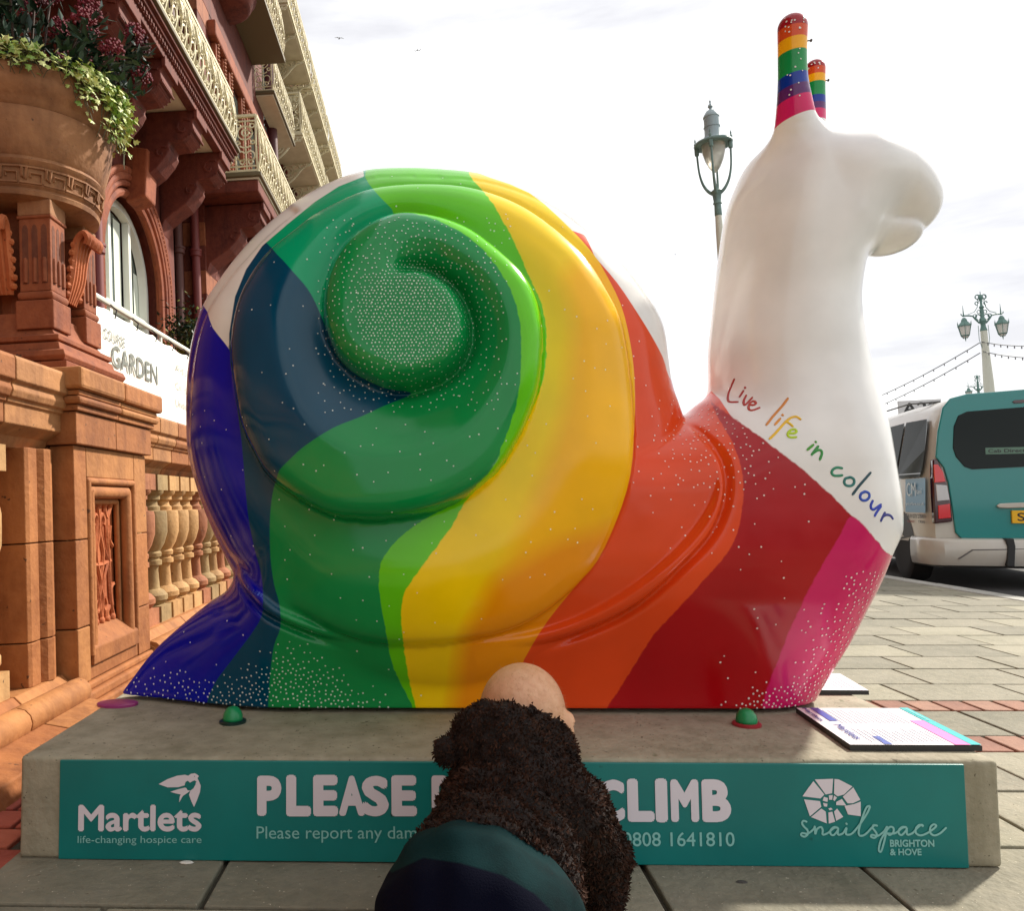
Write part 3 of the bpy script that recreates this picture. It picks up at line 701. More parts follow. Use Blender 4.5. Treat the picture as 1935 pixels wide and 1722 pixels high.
def board_text(name, s, m, x0, y0, x1, y1, bold=0., spacing=1.):
    """fit text into photo pixels (x0,y0 lower left) - (x1,y1 upper right) on the board face"""
    a = fs(x0, y0); b_ = fs(x1, y1); c_ = fs(x1, y0); U = (c_-a); w = np.linalg.norm(U); U = U/w; h = abs(b_[2]-c_[2])
    return text_fit(name, s, m, board, a, U, (0, 0, 1.), w, h, bold, .0012, spacing)
def board_poly(name, polys, m, up=0.):
    k = MB()
    for P in polys:
        q = [fs(*p) for p in P]
        A = sum(q[i][0]*q[(i+1) % len(q)][2]-q[(i+1) % len(q)][0]*q[i][2] for i in range(len(q)))
        if A < 0: q = q[::-1]
        k.add([(a[0], SY-.0012-up, a[2]) for a in q], [tuple(range(len(q)))])
    return k.build(name, m, board)
def board_stroke(name, lines, w, m):
    k = MB()
    for P in lines:
        P = catmull(P, 6); q = np.array([fs(*p) for p in P]); r = w/926/2
        n = len(q); tg = np.gradient(q, axis=0); tg /= np.linalg.norm(tg, axis=1)[:, None]+1e-9; nr = np.stack([-tg[:, 2], tg[:, 0]], 1)*r
        vs = []
        for i in range(n): vs += [(q[i][0]+nr[i][0], SY-.0012-i*4e-6, q[i][2]+nr[i][1]), (q[i][0]-nr[i][0], SY-.0012-i*4e-6, q[i][2]-nr[i][1])]
        k.add(vs, [(2*i, 2*i+1, 2*i+3, 2*i+2) for i in range(n-1)])
        for e in (0, n-1):
            c = [(q[e][0]+r*math.cos(.785*j), SY-.0012-e*4e-6-3e-5, q[e][2]+r*math.sin(.785*j)) for j in range(8)]; k.add(c, [tuple(range(8))])
    return k.build(name, m, board)
board_text('lettering', 'Martlets', M_WHITE, 148, 1572, 381, 1521, .028)
board_text('lettering', 'life-changing hospice care', M_PALE, 147, 1598, 381, 1580, .004)
# heavy uneven capitals: one object per letter
def caps(s, xs, y0, y1):
    for ch, (a, b_) in zip(s, xs): board_text('letter', ch, M_WHITE, a, y0+random.uniform(-1, 1), b_, y1+random.uniform(-1.5, 1.5), .056)
caps('PLEASE', [(486,532),(541,588),(592,639),(641,690),(684,735),(740,788)], 1543, 1465)
caps("DON'T", [(816,866),(872,922),(928,978),(982,992),(998,1046)], 1546, 1467)
caps('CLIMB', [(1128,1181),(1186,1237),(1239,1262),(1268,1321),(1327,1382)], 1554, 1472)
board_text('lettering', 'Please report any damage', M_PALE, 485, 1593, 834, 1562, .006); board_text('lettering', ':', M_PALE, 1160, 1598, 1165, 1580, .0)
board_text('lettering', '0808 1641810', M_PALE, 1177, 1600, 1388, 1573, .008)
# bird emblem with a heart cut out of its breast
def cm(P): return [(100+a*.36176, 1420+b*.36199) for a, b in P]
board_poly('bird_emblem', [cm([(553,172),(600,146),(650,128),(690,123),(708,128),(722,118),(741,115),(755,122),(764,130),(756,140),(764,158),(752,160),(741,152),(729,157),(717,165),(706,154),(694,160),(690,172),(690,178),(655,188),(600,189)]),
    cm([(614,212),(650,200),(690,190),(697,192),(704,204),(719,206),(700,220),(680,234),(660,268),(663,240),(668,226),(640,220)]),
    cm([(719,206),(735,194),(746,174),(747,164),(752,160),(764,158),(773,180),(769,214),(755,252),(738,292),(724,262),(712,228)])], M_WHITE)
board_poly('bird_eye', [cm([(739,129),(743,129),(743,133),(739,133)])], M_TEAL, .0004)
def cs(P): return [(1100+a*.41344, 1420+b*.41379) for a, b in P]
# faceted ammonite logo: wedges round a small ring
out = [(1040,127),(1150,125),(1235,163),(1272,228),(1272,297),(1212,290),(1188,306),(1123,332),(1040,302),(1020,240),(1005,208),(1030,170)]
cen = (1136, 240)
wedges = [[(1062,129),(1146,126),(1141,192),(1112,198)],[(1152,127),(1172,129),(1234,161),(1196,198),(1166,206),(1150,194)],[(1238,165),(1270,222),(1236,238),(1212,238),(1190,208)],
  [(1272,230),(1272,297),(1214,289),(1198,250),(1240,242)],[(1192,300),(1160,318),(1150,276),(1164,262)],[(1155,322),(1126,331),(1124,280),(1142,276)],[(1117,330),(1045,301),(1092,262),(1112,276)],
  [(1040,298),(1013,220),(1086,228),(1092,254)],[(1006,206),(1034,166),(1056,137),(1106,198),(1088,216)],
  [(1098,226),(1104,208),(1122,214),(1120,232)],[(1126,202),(1144,200),(1142,222),(1128,222)],[(1150,202),(1164,212),(1152,228),(1146,222)],[(1206,248),(1160,246),(1160,232),(1186,218)],[(1100,236),(1120,240),(1118,254),(1104,252)],[(1124,262),(1136,258),(1144,266),(1130,270)]]
board_poly('shell_logo', [cs(P) for P in wedges], M_WHITE)
SCR = [[(1024,322),(1010,318),(1004,330),(1014,346),(1028,360),(1030,378),(1016,390),(1000,384),(1004,374),(1030,376),(1056,356),(1062,344),(1064,378),(1072,356),(1090,346),(1098,360),(1098,380),(1120,374),(1150,350),(1166,350),(1150,346),(1134,360),(1134,378),(1148,382),(1166,362),(1168,352),(1168,380),(1190,374),(1206,350),(1204,378),(1230,376),(1262,340),(1296,290),(1312,256),(1306,250),(1294,262),(1276,310),(1262,360),(1266,384),(1290,380),(1318,352),(1330,340)],
  [(1206,330),(1208,333)],
  [(1346,340),(1330,338),(1326,350),(1338,366),(1346,384),(1334,396),(1318,390),(1324,382),(1350,386),(1378,366),(1392,344),(1386,380),(1374,430),(1364,458),(1354,450),(1362,410),(1384,370),(1404,346),(1420,350),(1420,370),(1404,382),(1394,376)],
  [(1394,376),(1430,374),(1462,350),(1480,348),(1462,346),(1446,360),(1446,376),(1460,382),(1480,360),(1482,350),(1484,380),(1508,374),(1528,352),(1548,336),(1556,342),(1540,336),(1524,352),(1524,374),(1546,384),(1578,372),(1606,352),(1616,340),(1604,334),(1590,346),(1588,370),(1606,384),(1634,374),(1660,350)]]
board_stroke('script_lettering', [cs(P) for P in SCR], 3.6, M_PALE)
board_text('lettering', 'BRIGHTON', M_PALE, 1681, 1601, 1765, 1587, .035); board_text('lettering', '& HOVE', M_PALE, 1681, 1617, 1741, 1604, .035)
# information panels lying on the plinth
M_PAPER = mat('panel_white', lin(240, 238, 240), .25); M_BLACKE = mat('panel_edge', (.02, .02, .02), .5); M_BLUEB = mat('panel_blue', lin(70, 90, 176), .3)
M_PINK = mat('panel_pink', lin(244, 130, 200), .3); M_CYAN = mat('panel_cyan', lin(40, 186, 186), .3); M_GREYT = mat('panel_print', lin(150, 150, 165), .4); M_INKB = mat('panel_ink', lin(60, 70, 140), .4)
def info_panel(name, label, P, full):
    """P: photo pixels near-left, near-right, far-right, far-left"""
    t = thing(name, label, 'information panel', 'p', group=None)
    Q = [un(*p, 2, PT+.012) for p in P]; z0, z1 = PT+.001, PT+.012
    k = MB().add([(q[0], q[1], z0) for q in Q]+[(q[0], q[1], z1) for q in Q], [(3, 2, 1, 0), (4, 5, 6, 7)]+[(i, (i+1) % 4, 4+(i+1) % 4, 4+i) for i in range(4)])
    k.build('backing', M_BLACKE, t)
    q0, q1, q3 = Q[0], Q[1], Q[3]; U = q1-q0; V = q3-q0
    def quad(nm, a, b_, c, d, m, h=.001):
        vs = [q0+U*x+V*y for x, y in ((a, c), (b_, c), (b_, d), (a, d))]; return MB().add([(v[0], v[1], z1+h) for v in vs], [(0, 1, 2, 3)]).build(nm, m, t)
    quad('printed_face', .004, .996, .004, .996, M_PAPER)
    if full:
        quad('cyan_band', .92, .997, .003, .997, M_CYAN, .002); quad('pink_band', .80, .915, .0, .62, M_PINK, .002)
        quad('blue_box', .12, .19, .60, .99, M_BLUEB, .002); quad('blue_box', .27, .33, .01, .2, M_BLUEB, .002)
        for r in range(15):
            x = .20+.04*r
            if x > .78: break
            for y0, y1 in ((.05, .42), (.52, .95)):
                quad('print_line', x, x+.008, y0+random.uniform(0, .04), y1-random.uniform(0, .12), M_GREYT, .002)
        L = np.linalg.norm(V); W = np.linalg.norm(U); Vn = V/L; Un = U/W
        text_fit('lettering', 'Martlets', M_INKB, t, q0+U*.10+V*.50+np.array([0, 0, .001]), -Vn, Un, L*.38, W*.07, .03, .002)
        text_fit('lettering', 'Martlets', M_INKB, t, q0+U*.04+V*.97+np.array([0, 0, .001]), -Vn, Un, L*.38, W*.04, .03, .002)
        text_fit('lettering', 'snailspace', M_PALE, t, q0+U*.935+V*.95+np.array([0, 0, .002]), -Vn, Un, L*.35, W*.04, .0, .002)
    else:
        for r in range(6): quad('print_line', .56+.06*r, .57+.06*r, .1, .8, M_GREYT, .002)
        text_fit('lettering', 'snailspace', M_INKB, t, q0+U*.42+V*.95+np.array([0, 0, .002]), -V/np.linalg.norm(V), U/np.linalg.norm(U), np.linalg.norm(V)*.5, np.linalg.norm(U)*.06, 0, .002)
    return t
info_panel('information_panel', 'white information panel with pink and cyan bands at the plinth edge', [(1606,1409),(1856,1410),(1699,1341),(1504,1339)], True)
info_panel('information_panel', 'white information panel on the plinth half hidden behind the snail\'s chest', [(1480,1305),(1642,1306),(1572,1274),(1440,1273)], False)
# ================================================================ pavement, kerb, road
M_SLAB = [mat('slab_%d' % i, lin(*c), .85, noise=((5, lin(c[0]-26, c[1]-24, c[2]-26), .7), (30, lin(c[0]+14, c[1]+12, c[2]+8), .5)), bump=(70, .4), speck=((60, lin(92, 84, 66), .69), (140, lin(206, 198, 178), .70)))
          for i, c in enumerate([(134, 129, 113), (143, 138, 120), (122, 118, 103)])]
M_BRICK = [mat('paver_red_%d' % i, lin(*c), .85, noise=(14, lin(c[0]-30, c[1]-24, c[2]-20), .6), bump=(80, .3)) for i, c in enumerate([(146, 104, 84), (152, 112, 92), (138, 94, 76)])]
M_BRED = [mat('paver_deep_%d' % i, lin(*c), .85, noise=(14, lin(c[0]-24, c[1]-20, c[2]-16), .6), bump=(80, .3)) for i, c in enumerate([(158, 74, 54), (166, 86, 62), (146, 66, 50)])]
M_BED = mat('joint_bed', lin(58, 52, 40), .95, bump=(90, .3))
KX = 4.02
pave = MB().box(-1.18, KX, -40, 40, -.2, -.012).build('pavement', M_BED, None, 'p'); tag(pave, kind='structure')
rngp = random.Random(3)
_slab_mesh = {}
def slab(x0, x1, y0, y1, m, name='paving_slab'):
    g = .0055
    o = MB().box(x0+g, x1-g, y0+g, y1-g, -.05, rngp.uniform(-.0015, .0015)).build(name, m, pave, bevel=.004, seg=2)
    return o
rows = [(-1.35, -.98, 's', .0), (-.98, -.60, 's', .25), (-.60, -.19, 's', .13), (-.19, .10, 's', None), (.10, .427, 's', .30), (.427, .748, 's', .1), (.748, .906, 'b', 0), (.906, 1.202, 's', .37), (1.202, 1.341, 'b', 0), (1.341, 1.602, 's', None),
        (1.602, 1.891, 's', None), (1.891, 2.159, 's', .2), (2.159, 2.45, 's', .4), (2.45, 2.74, 's', .05), (2.74, 3.03, 's', .3), (3.03, 3.33, 's', .12), (3.33, 3.62, 's', .38), (3.62, 3.92, 's', .2), (3.92, 4.22, 's', .02), (4.22, 4.52, 's', .3),
        (4.52, 4.82, 's', .15), (4.82, 5.12, 's', .4), (5.12, 5.42, 's', .1), (5.42, 5.72, 's', .33), (5.72, 6.1, 's', .2)]
for (y0, y1, kd, off) in rows:
    if kd == 'b':
        x = .6
        while x < 2.9: slab(x, x+.107, y0, y1, rngp.choice(M_BRICK), 'paver_brick'); x += .107
        while x < KX: slab(x, min(x+.45, KX), y0, y1, rngp.choice(M_SLAB)); x += .45
        continue
    L = .435
    start = {(-.19): .29-3*L, 1.341: 1.639-4*L, 1.602: 1.847-4*L}.get(y0, -1.3+(off or 0))
    if y0 == -.19: xs = [-1.02, -.561, -.135, .29, .723, 1.16, 1.6, 2.03]
    else:
        xs = []; x = start
        while x < KX+L: xs.append(x); x += L
        xs = [min(max(x, -1.0 if y0 < .1 else -1.18), KX) for x in xs]
    for a, b_ in zip(xs, xs[1:]):
        if b_-a < .03: continue
        if y0 > .2 and b_ < .55: continue            # behind the snail and plinth
        slab(a, b_, y0, y1, rngp.choice(M_SLAB))
# red pavers along the hotel front
for j in range(14):
    y0 = -1.0+j*.105
    for i in range(2):
        a = -1.20+i*.1; a -= 0 if j % 2 else .05
        slab(max(a, -1.2), a+.1, y0, y0+.105, rngp.choice(M_BRED), 'paver_brick')
# far part of the pavement where single slabs can no longer be told apart
MB().box(-1.18, KX, 6.1, 40, -.05, -.001).build('paving_far', M_SLAB[0], pave); MB().box(-1.18, KX, -40, -1.35, -.05, -.001).build('paving_far', M_SLAB[0], pave)
kerb = thing('kerb', 'pale granite kerb stones along the road edge', 'kerb', 'p'); kerb['kind'] = 'structure'
M_KERB = mat('kerb_granite', lin(168, 166, 158), .8, noise=(9, lin(140, 138, 130), .7), bump=(90, .3), speck=(120, lin(100, 98, 94), .62))
y = -1.
while y < 30:
    MB().box(KX+.004, KX+.16, y+.004, y+.9, -.25, .004+rngp.uniform(-.002, .002)).build('kerb_stone', M_KERB, kerb, bevel=.012); y += .904
M_ROAD = mat('asphalt', (.055, .055, .055), .9, noise=(30, (.09, .088, .085), .6), bump=(120, .5))
road = MB().box(KX+.1, 40, -60, 120, -.5, -.11).build('road', M_ROAD, None, 'p'); tag(road, kind='structure')
gr = MB().box(-900, 1200, -200, 1500, -4., -3.5).build('ground', mat('far_ground', (.16, .15, .12), .9, noise=(.05, (.10, .11, .08), .5)), None, 'w'); tag(gr, kind='structure')
for p, sc_ in ((un(354, 1631, 2, .0), .0155), (un(1400, 1668, 2, 0), .012)):
    k = MB()
    k.v = []; k.sphere((0, 0, 0), 1, 8, 4, sc_, sc_*.45, .003); k.v = [(x+p[0], y+p[1]-.004, z+.002) for x, y, z in k.v]
    o = k.build('litter_scrap', mat('litter', (.7, .68, .62), .7), None, 'p')
    tag(o, 'scrap of pale litter on the paving at the sign board\'s foot' if sc_ > .015 else 'dark speck of litter on the paving beside the child', 'litter')
    if sc_ < .015: o.data.materials[0] = mat('litter_dark', (.05, .045, .04), .8)

# ================================================================ van
M_VW = mat('van_white', lin(198, 194, 184), .28, coat=.5, noise=(3, lin(188, 178, 160), .5)); M_VT = mat('van_teal', lin(0, 132, 130), .22, coat=.6)
M_GLASS = mat('dark_glass', (.012, .018, .018), .05, spec=.16); M_SGL = mat('side_glass', (.01, .014, .014), .08, spec=.02); M_BLK = mat('black_plastic', (.015, .015, .015), .5); M_TYRE = mat('tyre', (.018, .018, .018), .85)
M_REDL = mat('lamp_red', lin(200, 14, 30, 1.2), .12, coat=.8); M_DRED = mat('lamp_dark_red', (.05, .004, .008), .12, coat=.8); M_CLR = mat('lamp_clear', (.55, .55, .56), .15, coat=.8); M_ALLOY = mat('alloy', (.28, .28, .28), .35, metal=.8)
VX, VY, VZ = 4.50, 5.95, -.11
van = thing('parked_van', 'white taxi van with a teal tailgate parked at the kerb', 'van', 'p', (VX, VY, VZ), -.24)
VWD = 1.81
def vsec(y):
    """half cross-section (x from the left side, z) of the body at distance y from the tail"""
    top = 1.80+.03*math.sin(min(1, y/2.6)*math.pi) if y < 2.7 else max(1.05, 1.80-(y-2.7)*.72)
    if y > 3.45: top = 1.14-(y-3.45)*.16
    ins = .05*max(0, 1-y/.22)**2+ (.10*max(0, (y-3.7)/.65)**2 if y > 3.7 else 0)
    zt = top
    rel = [(.10, .24), (.02, .30), (.0, .45), (0, .75), (.008, 1.0), (.045, 1.22), (.095, 1.50), (.145, 1.68), (.22, 1.765), (.36, 1.80), (.62, 1.815), (.905, 1.82)]
    out = []
    for x, z in rel:
        z2 = z if z < 1. else 1.+(z-1.)*(zt-1.)/.82
        out.append((x+ins, z2))
    return out
def body_loft():
    ys = [0, .03, .08, .16, .3, .6, 1., 1.5, 2., 2.4, 2.7, 2.95, 3.2, 3.45, 3.6, 3.9, 4.15, 4.3]; k = MB(); rings = []
    for y in ys:
        h = vsec(y); P = [(x, z) for x, z in h]+[(VWD-x, z) for x, z in h[::-1][1:]]; rings.append([(x, y, z) for x, z in P])
    n = len(rings[0]); vs = [p for r in rings for p in r]
    fs = [(i*n+j, i*n+(j+1) % n, (i+1)*n+(j+1) % n, (i+1)*n+j) for i in range(len(ys)-1) for j in range(n)]
    fs += [tuple(range(n-1, -1, -1)), tuple((len(ys)-1)*n+j for j in range(n))]
    k.add(vs, fs); return k
body = body_loft().build('body', M_VW, van, smooth=True)
def rear(px, py, dy=-.0): 
    q = un(px, py, 1, VY+dy); return (q[0]-VX, q[2]-VZ)
def rear_panel(name, P, m, y0, th=.02, bevel=.006, parent=None, mirror=True):
    pts = list(P)
    if mirror: pts = pts+[(VWD-x, z) for x, z in pts[::-1]]
    return MB().prism(pts, 1, y0, y0+th).build(name, m, parent or van, bevel=bevel, smooth=True)
tg = rear_panel('tailgate', [(.905, .45), (.25, .46), (.205, .52), (.19, .72), (.165, .98), (.135, 1.12), (.075, 1.22), (.10, 1.45), (.15, 1.68), (.215, 1.765), (.35, 1.80), (.905, 1.825)], M_VT, -.022, .03, .012)
rear_panel('rear_window', [(.905, 1.12), (.36, 1.10), (.30, 1.125), (.235, 1.22), (.215, 1.30), (.23, 1.50), (.27, 1.60), (.34, 1.635), (.905, 1.665)], M_GLASS, -.030, .012, .004, tg)
rear_panel('brake_light', [(.905, 1.70), (.72, 1.695), (.70, 1.71), (.72, 1.725), (.905, 1.73)], M_DRED, -.030, .012, .003, tg)
rear_panel('handle_strip', [(.905, .80), (.56, .785), (.53, .765), (.545, .745), (.60, .74), (.905, .755)], M_VW, -.050, .03, .008, tg)
pl = MB().box(.645, 1.165, -.045, -.018, .605, .72).build('number_plate', mat('plate_yellow', lin(232, 178, 10, 1.1), .4), tg, bevel=.003)
text_fit('lettering', 'SF', mat('plate_ink', (.01, .01, .01), .5), pl, (.685, -.0455, .625), (1, 0, 0), (0, 0, 1), .125, .075, .012, .001)
# tail light (left and right)
def tail_light(mx):
    f = (lambda x: x) if not mx else (lambda x: VWD-x)
    P = [(.036, .60), (.185, .62), (.178, .80), (.150, 1.0), (.11, 1.14), (.085, 1.20), (.048, 1.20), (.038, 1.0)]
    a = MB().prism([(f(x), z) for x, z in P], 1, -.028, .05).build('tail_light', M_DRED, van, bevel=.012, smooth=True)
    for nm, q, m in (('red_lens', [(.05, .98), (.14, .99), (.125, 1.08), (.085, 1.15), (.05, 1.15)], M_REDL), ('clear_lens', [(.065, .81), (.165, .82), (.15, .955), (.06, .965)], M_CLR), ('red_lens', [(.07, .645), (.17, .655), (.166, .785), (.07, .77)], M_REDL)):
        MB().prism([(f(x), z) for x, z in q], 1, -.036, -.02).build(nm, m, a, bevel=.004)
tail_light(False); tail_light(True)
# bumper: wraps the corner
def bumper():
    P = [(-.02, .47), (-.05, .462), (-.07, .452), (-.075, .445), (-.078, .44), (-.09, .36), (-.08, .28), (-.05, .22), (.02, .20)]   # (y, z)
    k = MB(); path = [(-.012, .42, 1), (-.006, .2, 1), (.02, .06, 1), (.09, .0, 1), (.25, -.006, 1), (.905, -.012, 1)]
    pts = path+[(VWD-x, y, 1) for x, y, _ in path[::-1][1:]]
    vs = []
    for x, yb, _ in pts:
        fx = (x-VWD/2); corner = max(0, abs(fx)-.82)/.09
        for dy, z in P:
            if x < .1: vs.append((x+dy*.45*min(1, corner), yb+dy*(1-.5*min(1, corner)), z))
            elif x > VWD-.1: vs.append((x-dy*.45*min(1, corner), yb+dy*(1-.5*min(1, corner)), z))
            else: vs.append((x, yb+dy, z))
    n = len(P); k.add(vs, [(i*n+j, i*n+j+1, (i+1)*n+j+1, (i+1)*n+j) for i in range(len(pts)-1) for j in range(n-1)])
    o = k.build('bumper', M_VW, van, smooth=True); s = o.modifiers.new('solid', 'SOLIDIFY'); s.thickness = .02; s.offset = -1; return o
bump = bumper()
MB().prism([(.56, .47), (.625, .47), (.635, .40), (.62, .22), (.56, .22), (.575, .40)], 1, -.11, -.02).build('strap', M_BLK, bump, bevel=.006)
MB().prism([(.19, .285), (.30, .37), (.905, .385), (.905, .375), (.31, .36), (.20, .28)], 1, -.098, -.06).build('bumper_seam', mat('seam', (.12, .11, .10), .6), bump)
MB().box(.12, VWD-.12, .06, 4., .19, .27).build('underbody', M_BLK, van)
# wheels
def wheel(x, y, side):
    c = (x, y, .315); t = MB().lathe([(.20, -.095), (.27, -.10), (.305, -.085), (.315, -.05), (.315, .05), (.305, .085), (.27, .10), (.20, .095)], 28, c, 0)
    w = t.build('wheel', M_TYRE, van, smooth=True)
    r = MB(); s = -1 if side == 'l' else 1
    r.lathe([(.205, -.07), (.205, .07)], 24, c, 0); xo = x+s*.075
    for i in range(10):
        a = 2*math.pi*i/10; ca, sa = math.cos(a), math.sin(a)
        r.tube([(xo, y+ca*.04, .315+sa*.04), (xo, y+ca*.19, .315+sa*.19)], .013, 4)
    r.lathe([(.19, s*.07-.006), (.212, s*.07-.006), (.212, s*.07+.012), (.19, s*.07+.012)], 24, c, 0); r.lathe([(.0001, s*.07), (.045, s*.07), (.045, s*.07+s*.02), (.0001, s*.07+s*.02)], 14, c, 0)
    r.build('rim', M_ALLOY, w, smooth=True)
wheel(.10, .78, 'l'); wheel(VWD-.10, .78, 'r'); wheel(.10, 3.5, 'l'); wheel(VWD-.10, 3.5, 'r')
def side_x(z, y=1.): 
    h = vsec(y); return float(np.interp(z, [p[1] for p in h[:9]], [p[0] for p in h[:9]]))
def side_panel(name, P, m, off=.004, parent=None, arch=None):
    """P: (y, z) outline on the left flank, subdivided in z so it follows the tumblehome"""
    k = MB(); P = [tuple(p) for p in P]; A = sum(P[i][0]*P[(i+1) % len(P)][1]-P[(i+1) % len(P)][0]*P[i][1] for i in range(len(P)))
    if A > 0: P = P[::-1]
    k.add([(side_x(z, max(y, .3))-off, y, z) for y, z in P], [tuple(range(len(P)))]); return k.build(name, m, parent or body)
# wheel arch shadow panels, windows, stickers on the left flank
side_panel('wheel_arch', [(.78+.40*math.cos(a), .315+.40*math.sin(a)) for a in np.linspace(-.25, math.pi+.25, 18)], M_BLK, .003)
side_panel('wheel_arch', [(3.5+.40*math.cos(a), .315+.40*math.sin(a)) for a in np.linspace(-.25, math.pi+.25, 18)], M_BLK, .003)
side_panel('side_window', [(.12, 1.12), (.13, 1.30), (.17, 1.52), (.24, 1.60), (.84, 1.62), (.84, 1.04), (.16, 1.04)], M_SGL, .024)
side_panel('side_window', [(.90, 1.62), (1.75, 1.62), (1.75, 1.04), (.90, 1.04)], M_SGL, .024)
side_panel('side_window', [(1.82, 1.62), (2.35, 1.60), (2.95, 1.12), (2.9, 1.04), (1.82, 1.04)], M_SGL, .024)
side_panel('window_trim', [(.14, 1.07), (.84, 1.075), (.84, 1.085), (.14, 1.08)], M_ALLOY, .028)
side_panel('sill_skirt', [(1.25, .26), (3.05, .26), (3.05, .36), (1.25, .36)], M_BLK)
st = side_panel('blue_sticker', [(.06, .70), (.62, .70), (.62, 1.03), (.06, 1.03)], mat('sticker_blue', lin(30, 120, 160), .3), .006)
M_STW = mat('sticker_white', lin(210, 230, 236), .4); M_STK = mat('sticker_ink', (.03, .03, .03), .5); M_STR = mat('sticker_red', lin(160, 40, 30), .5)
def side_text(s, m, y0, y1, z0, z1, bold=.02): 
    return text_fit('lettering', s, m, body, (side_x(z0)-.008, y1, z0), (0, -1, 0), (0, 0, 1), y1-y0, z1-z0, bold, .0015)
side_text('CM', M_STW, .30, .56, .86, .99, 0); side_text('taxi', M_STW, .14, .28, .88, .93, 0); side_text('yourfare.co.uk', M_STW, .08, .58, .76, .80, 0)
side_text('Tel: 01273 278411', M_STK, .06, .60, .645, .685); side_text('CARD', M_STR, .36, .56, .60, .62); side_text('TAXI', M_STK, .08, .26, .60, .625)
MB().tube([(.25, .35, 1.775), (.19, 1.0, 1.83), (.19, 2.0, 1.84), (.26, 2.6, 1.82)], .008, 6).build('roof_rail', M_BLK, van, smooth=True)
# taxi sign and meter boxes on the roof
k = MB().box(.70, 1.02, 1.9, 2.1, 1.83, 1.93); k.box(.88, 1.0, 1.86, 1.9, 1.86, 1.95); k.build('roof_box', M_BLK, van, bevel=.01)
# interior seen through the rear glass and the window sticker
stk = MB().box(.47, .80, -.0325, -.0305, 1.235, 1.295).build('window_sticker', mat('sticker_green', lin(96, 130, 112), .4), tg)
text_fit('lettering', 'Cab Direct', M_STK, stk, (.49, -.0328, 1.248), (1, 0, 0), (0, 0, 1), .29, .034, .02, .0008)
def antenna():
    k = MB().prism([(.96, 1.58), (1.02, 1.585), (1.30, 1.46), (1.24, 1.43), (1.0, 1.44), (1.0, 1.47), (1.1, 1.49)], 1, -.0325, -.031); return k.build('wiper', M_BLK, tg)
antenna()

# ================================================================ lamp posts
M_LG = mat('lamp_green', lin(112, 140, 134), .45, noise=(12, lin(84, 104, 100), .6)); M_LC = mat('lamp_cream', lin(206, 206, 190), .5); M_GLOBE = mat('lamp_glass', lin(240, 236, 222), .35, trans=.75)
lp = un(1360, 440, 1, 10.5, True)
gz = float((GM @ Vector((4.3, 10.5, 0))).z)
post = thing('street_lamp', 'tall lamp post with one teardrop glass globe held in a four-armed cage', 'lamp post', 'w', (lp[0], 10.5, gz))
H = lp[2]-gz
LPX = lambda py: un(1355, py, 1, 10.5, True)[2]-gz
zc = LPX(362)                       # collar where the cage begins
MB().lathe([(.15, 0), (.15, .5), (.12, .55), (.10, .62), (.085, 1.2), (.075, 1.25), (.055, H), (.048, zc-.38)], 14).build('column', M_LC, post, smooth=True)
MB().lathe([(.05, zc-.38), (.055, zc-.37), (.05, zc-.2), (.068, zc-.19), (.055, zc-.15), (.07, zc-.02), (.09, zc), (.06, zc+.03)], 14).build('collar', M_LG, post, smooth=True)
zr = LPX(272); Rr = .265
k = MB()
for i in range(4):
    a = math.pi/4+i*math.pi/2+.3
    P = [(math.cos(a)*r, math.sin(a)*r, z) for r, z in ((.05, zc-.03), (.12, zc+.03), (.19, zc+.16), (.232, zc+.36), (.245, zr-.12), (.245, zr))]
    MB().tube(catmull(P, 4).tolist(), [.028-.012*min(1, i_/12) for i_ in range(21)], 6).build('cage_arm', M_LG, post, smooth=True)
    MB().lathe([(.03, zr-.12), (.036, zr-.1), (.036, zr-.02)], 8, (math.cos(a)*.245, math.sin(a)*.245, 0)).build('arm_socket', M_LG, post, smooth=True)
    MB().lathe([(.016, zr+.02), (.024, zr+.06), (.008, zr+.09), (.014, zr+.11), (1e-5, zr+.16)], 8, (math.cos(a)*.26, math.sin(a)*.26, 0)).build('finial', M_LG, post, smooth=True)
MB().lathe([(.20, zr-.015), (.275, zr-.02), (.285, zr), (.275, zr+.025), (.22, zr+.035), (.20, zr+.03)], 28).build('ring', M_LG, post, smooth=True)
MB().lathe([(1e-5, zr-.45), (.03, zr-.44), (.08, zr-.37), (.13, zr-.26), (.165, zr-.13), (.18, zr)], 24).build('globe', M_GLOBE, post, smooth='all')
MB().lathe([(.21, zr+.03), (.19, zr+.06), (.13, zr+.10), (.115, zr+.15), (.112, zr+.26), (.122, zr+.265), (.122, zr+.28), (.112, zr+.285), (.112, zr+.42), (.12, zr+.425), (.12, zr+.44), (.105, zr+.47), (.07, zr+.525), (.03, zr+.55), (.018, zr+.57), (.04, zr+.60), (.03, zr+.63), (.01, zr+.65), (.014, zr+.69), (1e-5, zr+.71)], 22).build('hood', mat('lamp_blue_grey', lin(150, 168, 172), .4), post, smooth=True)

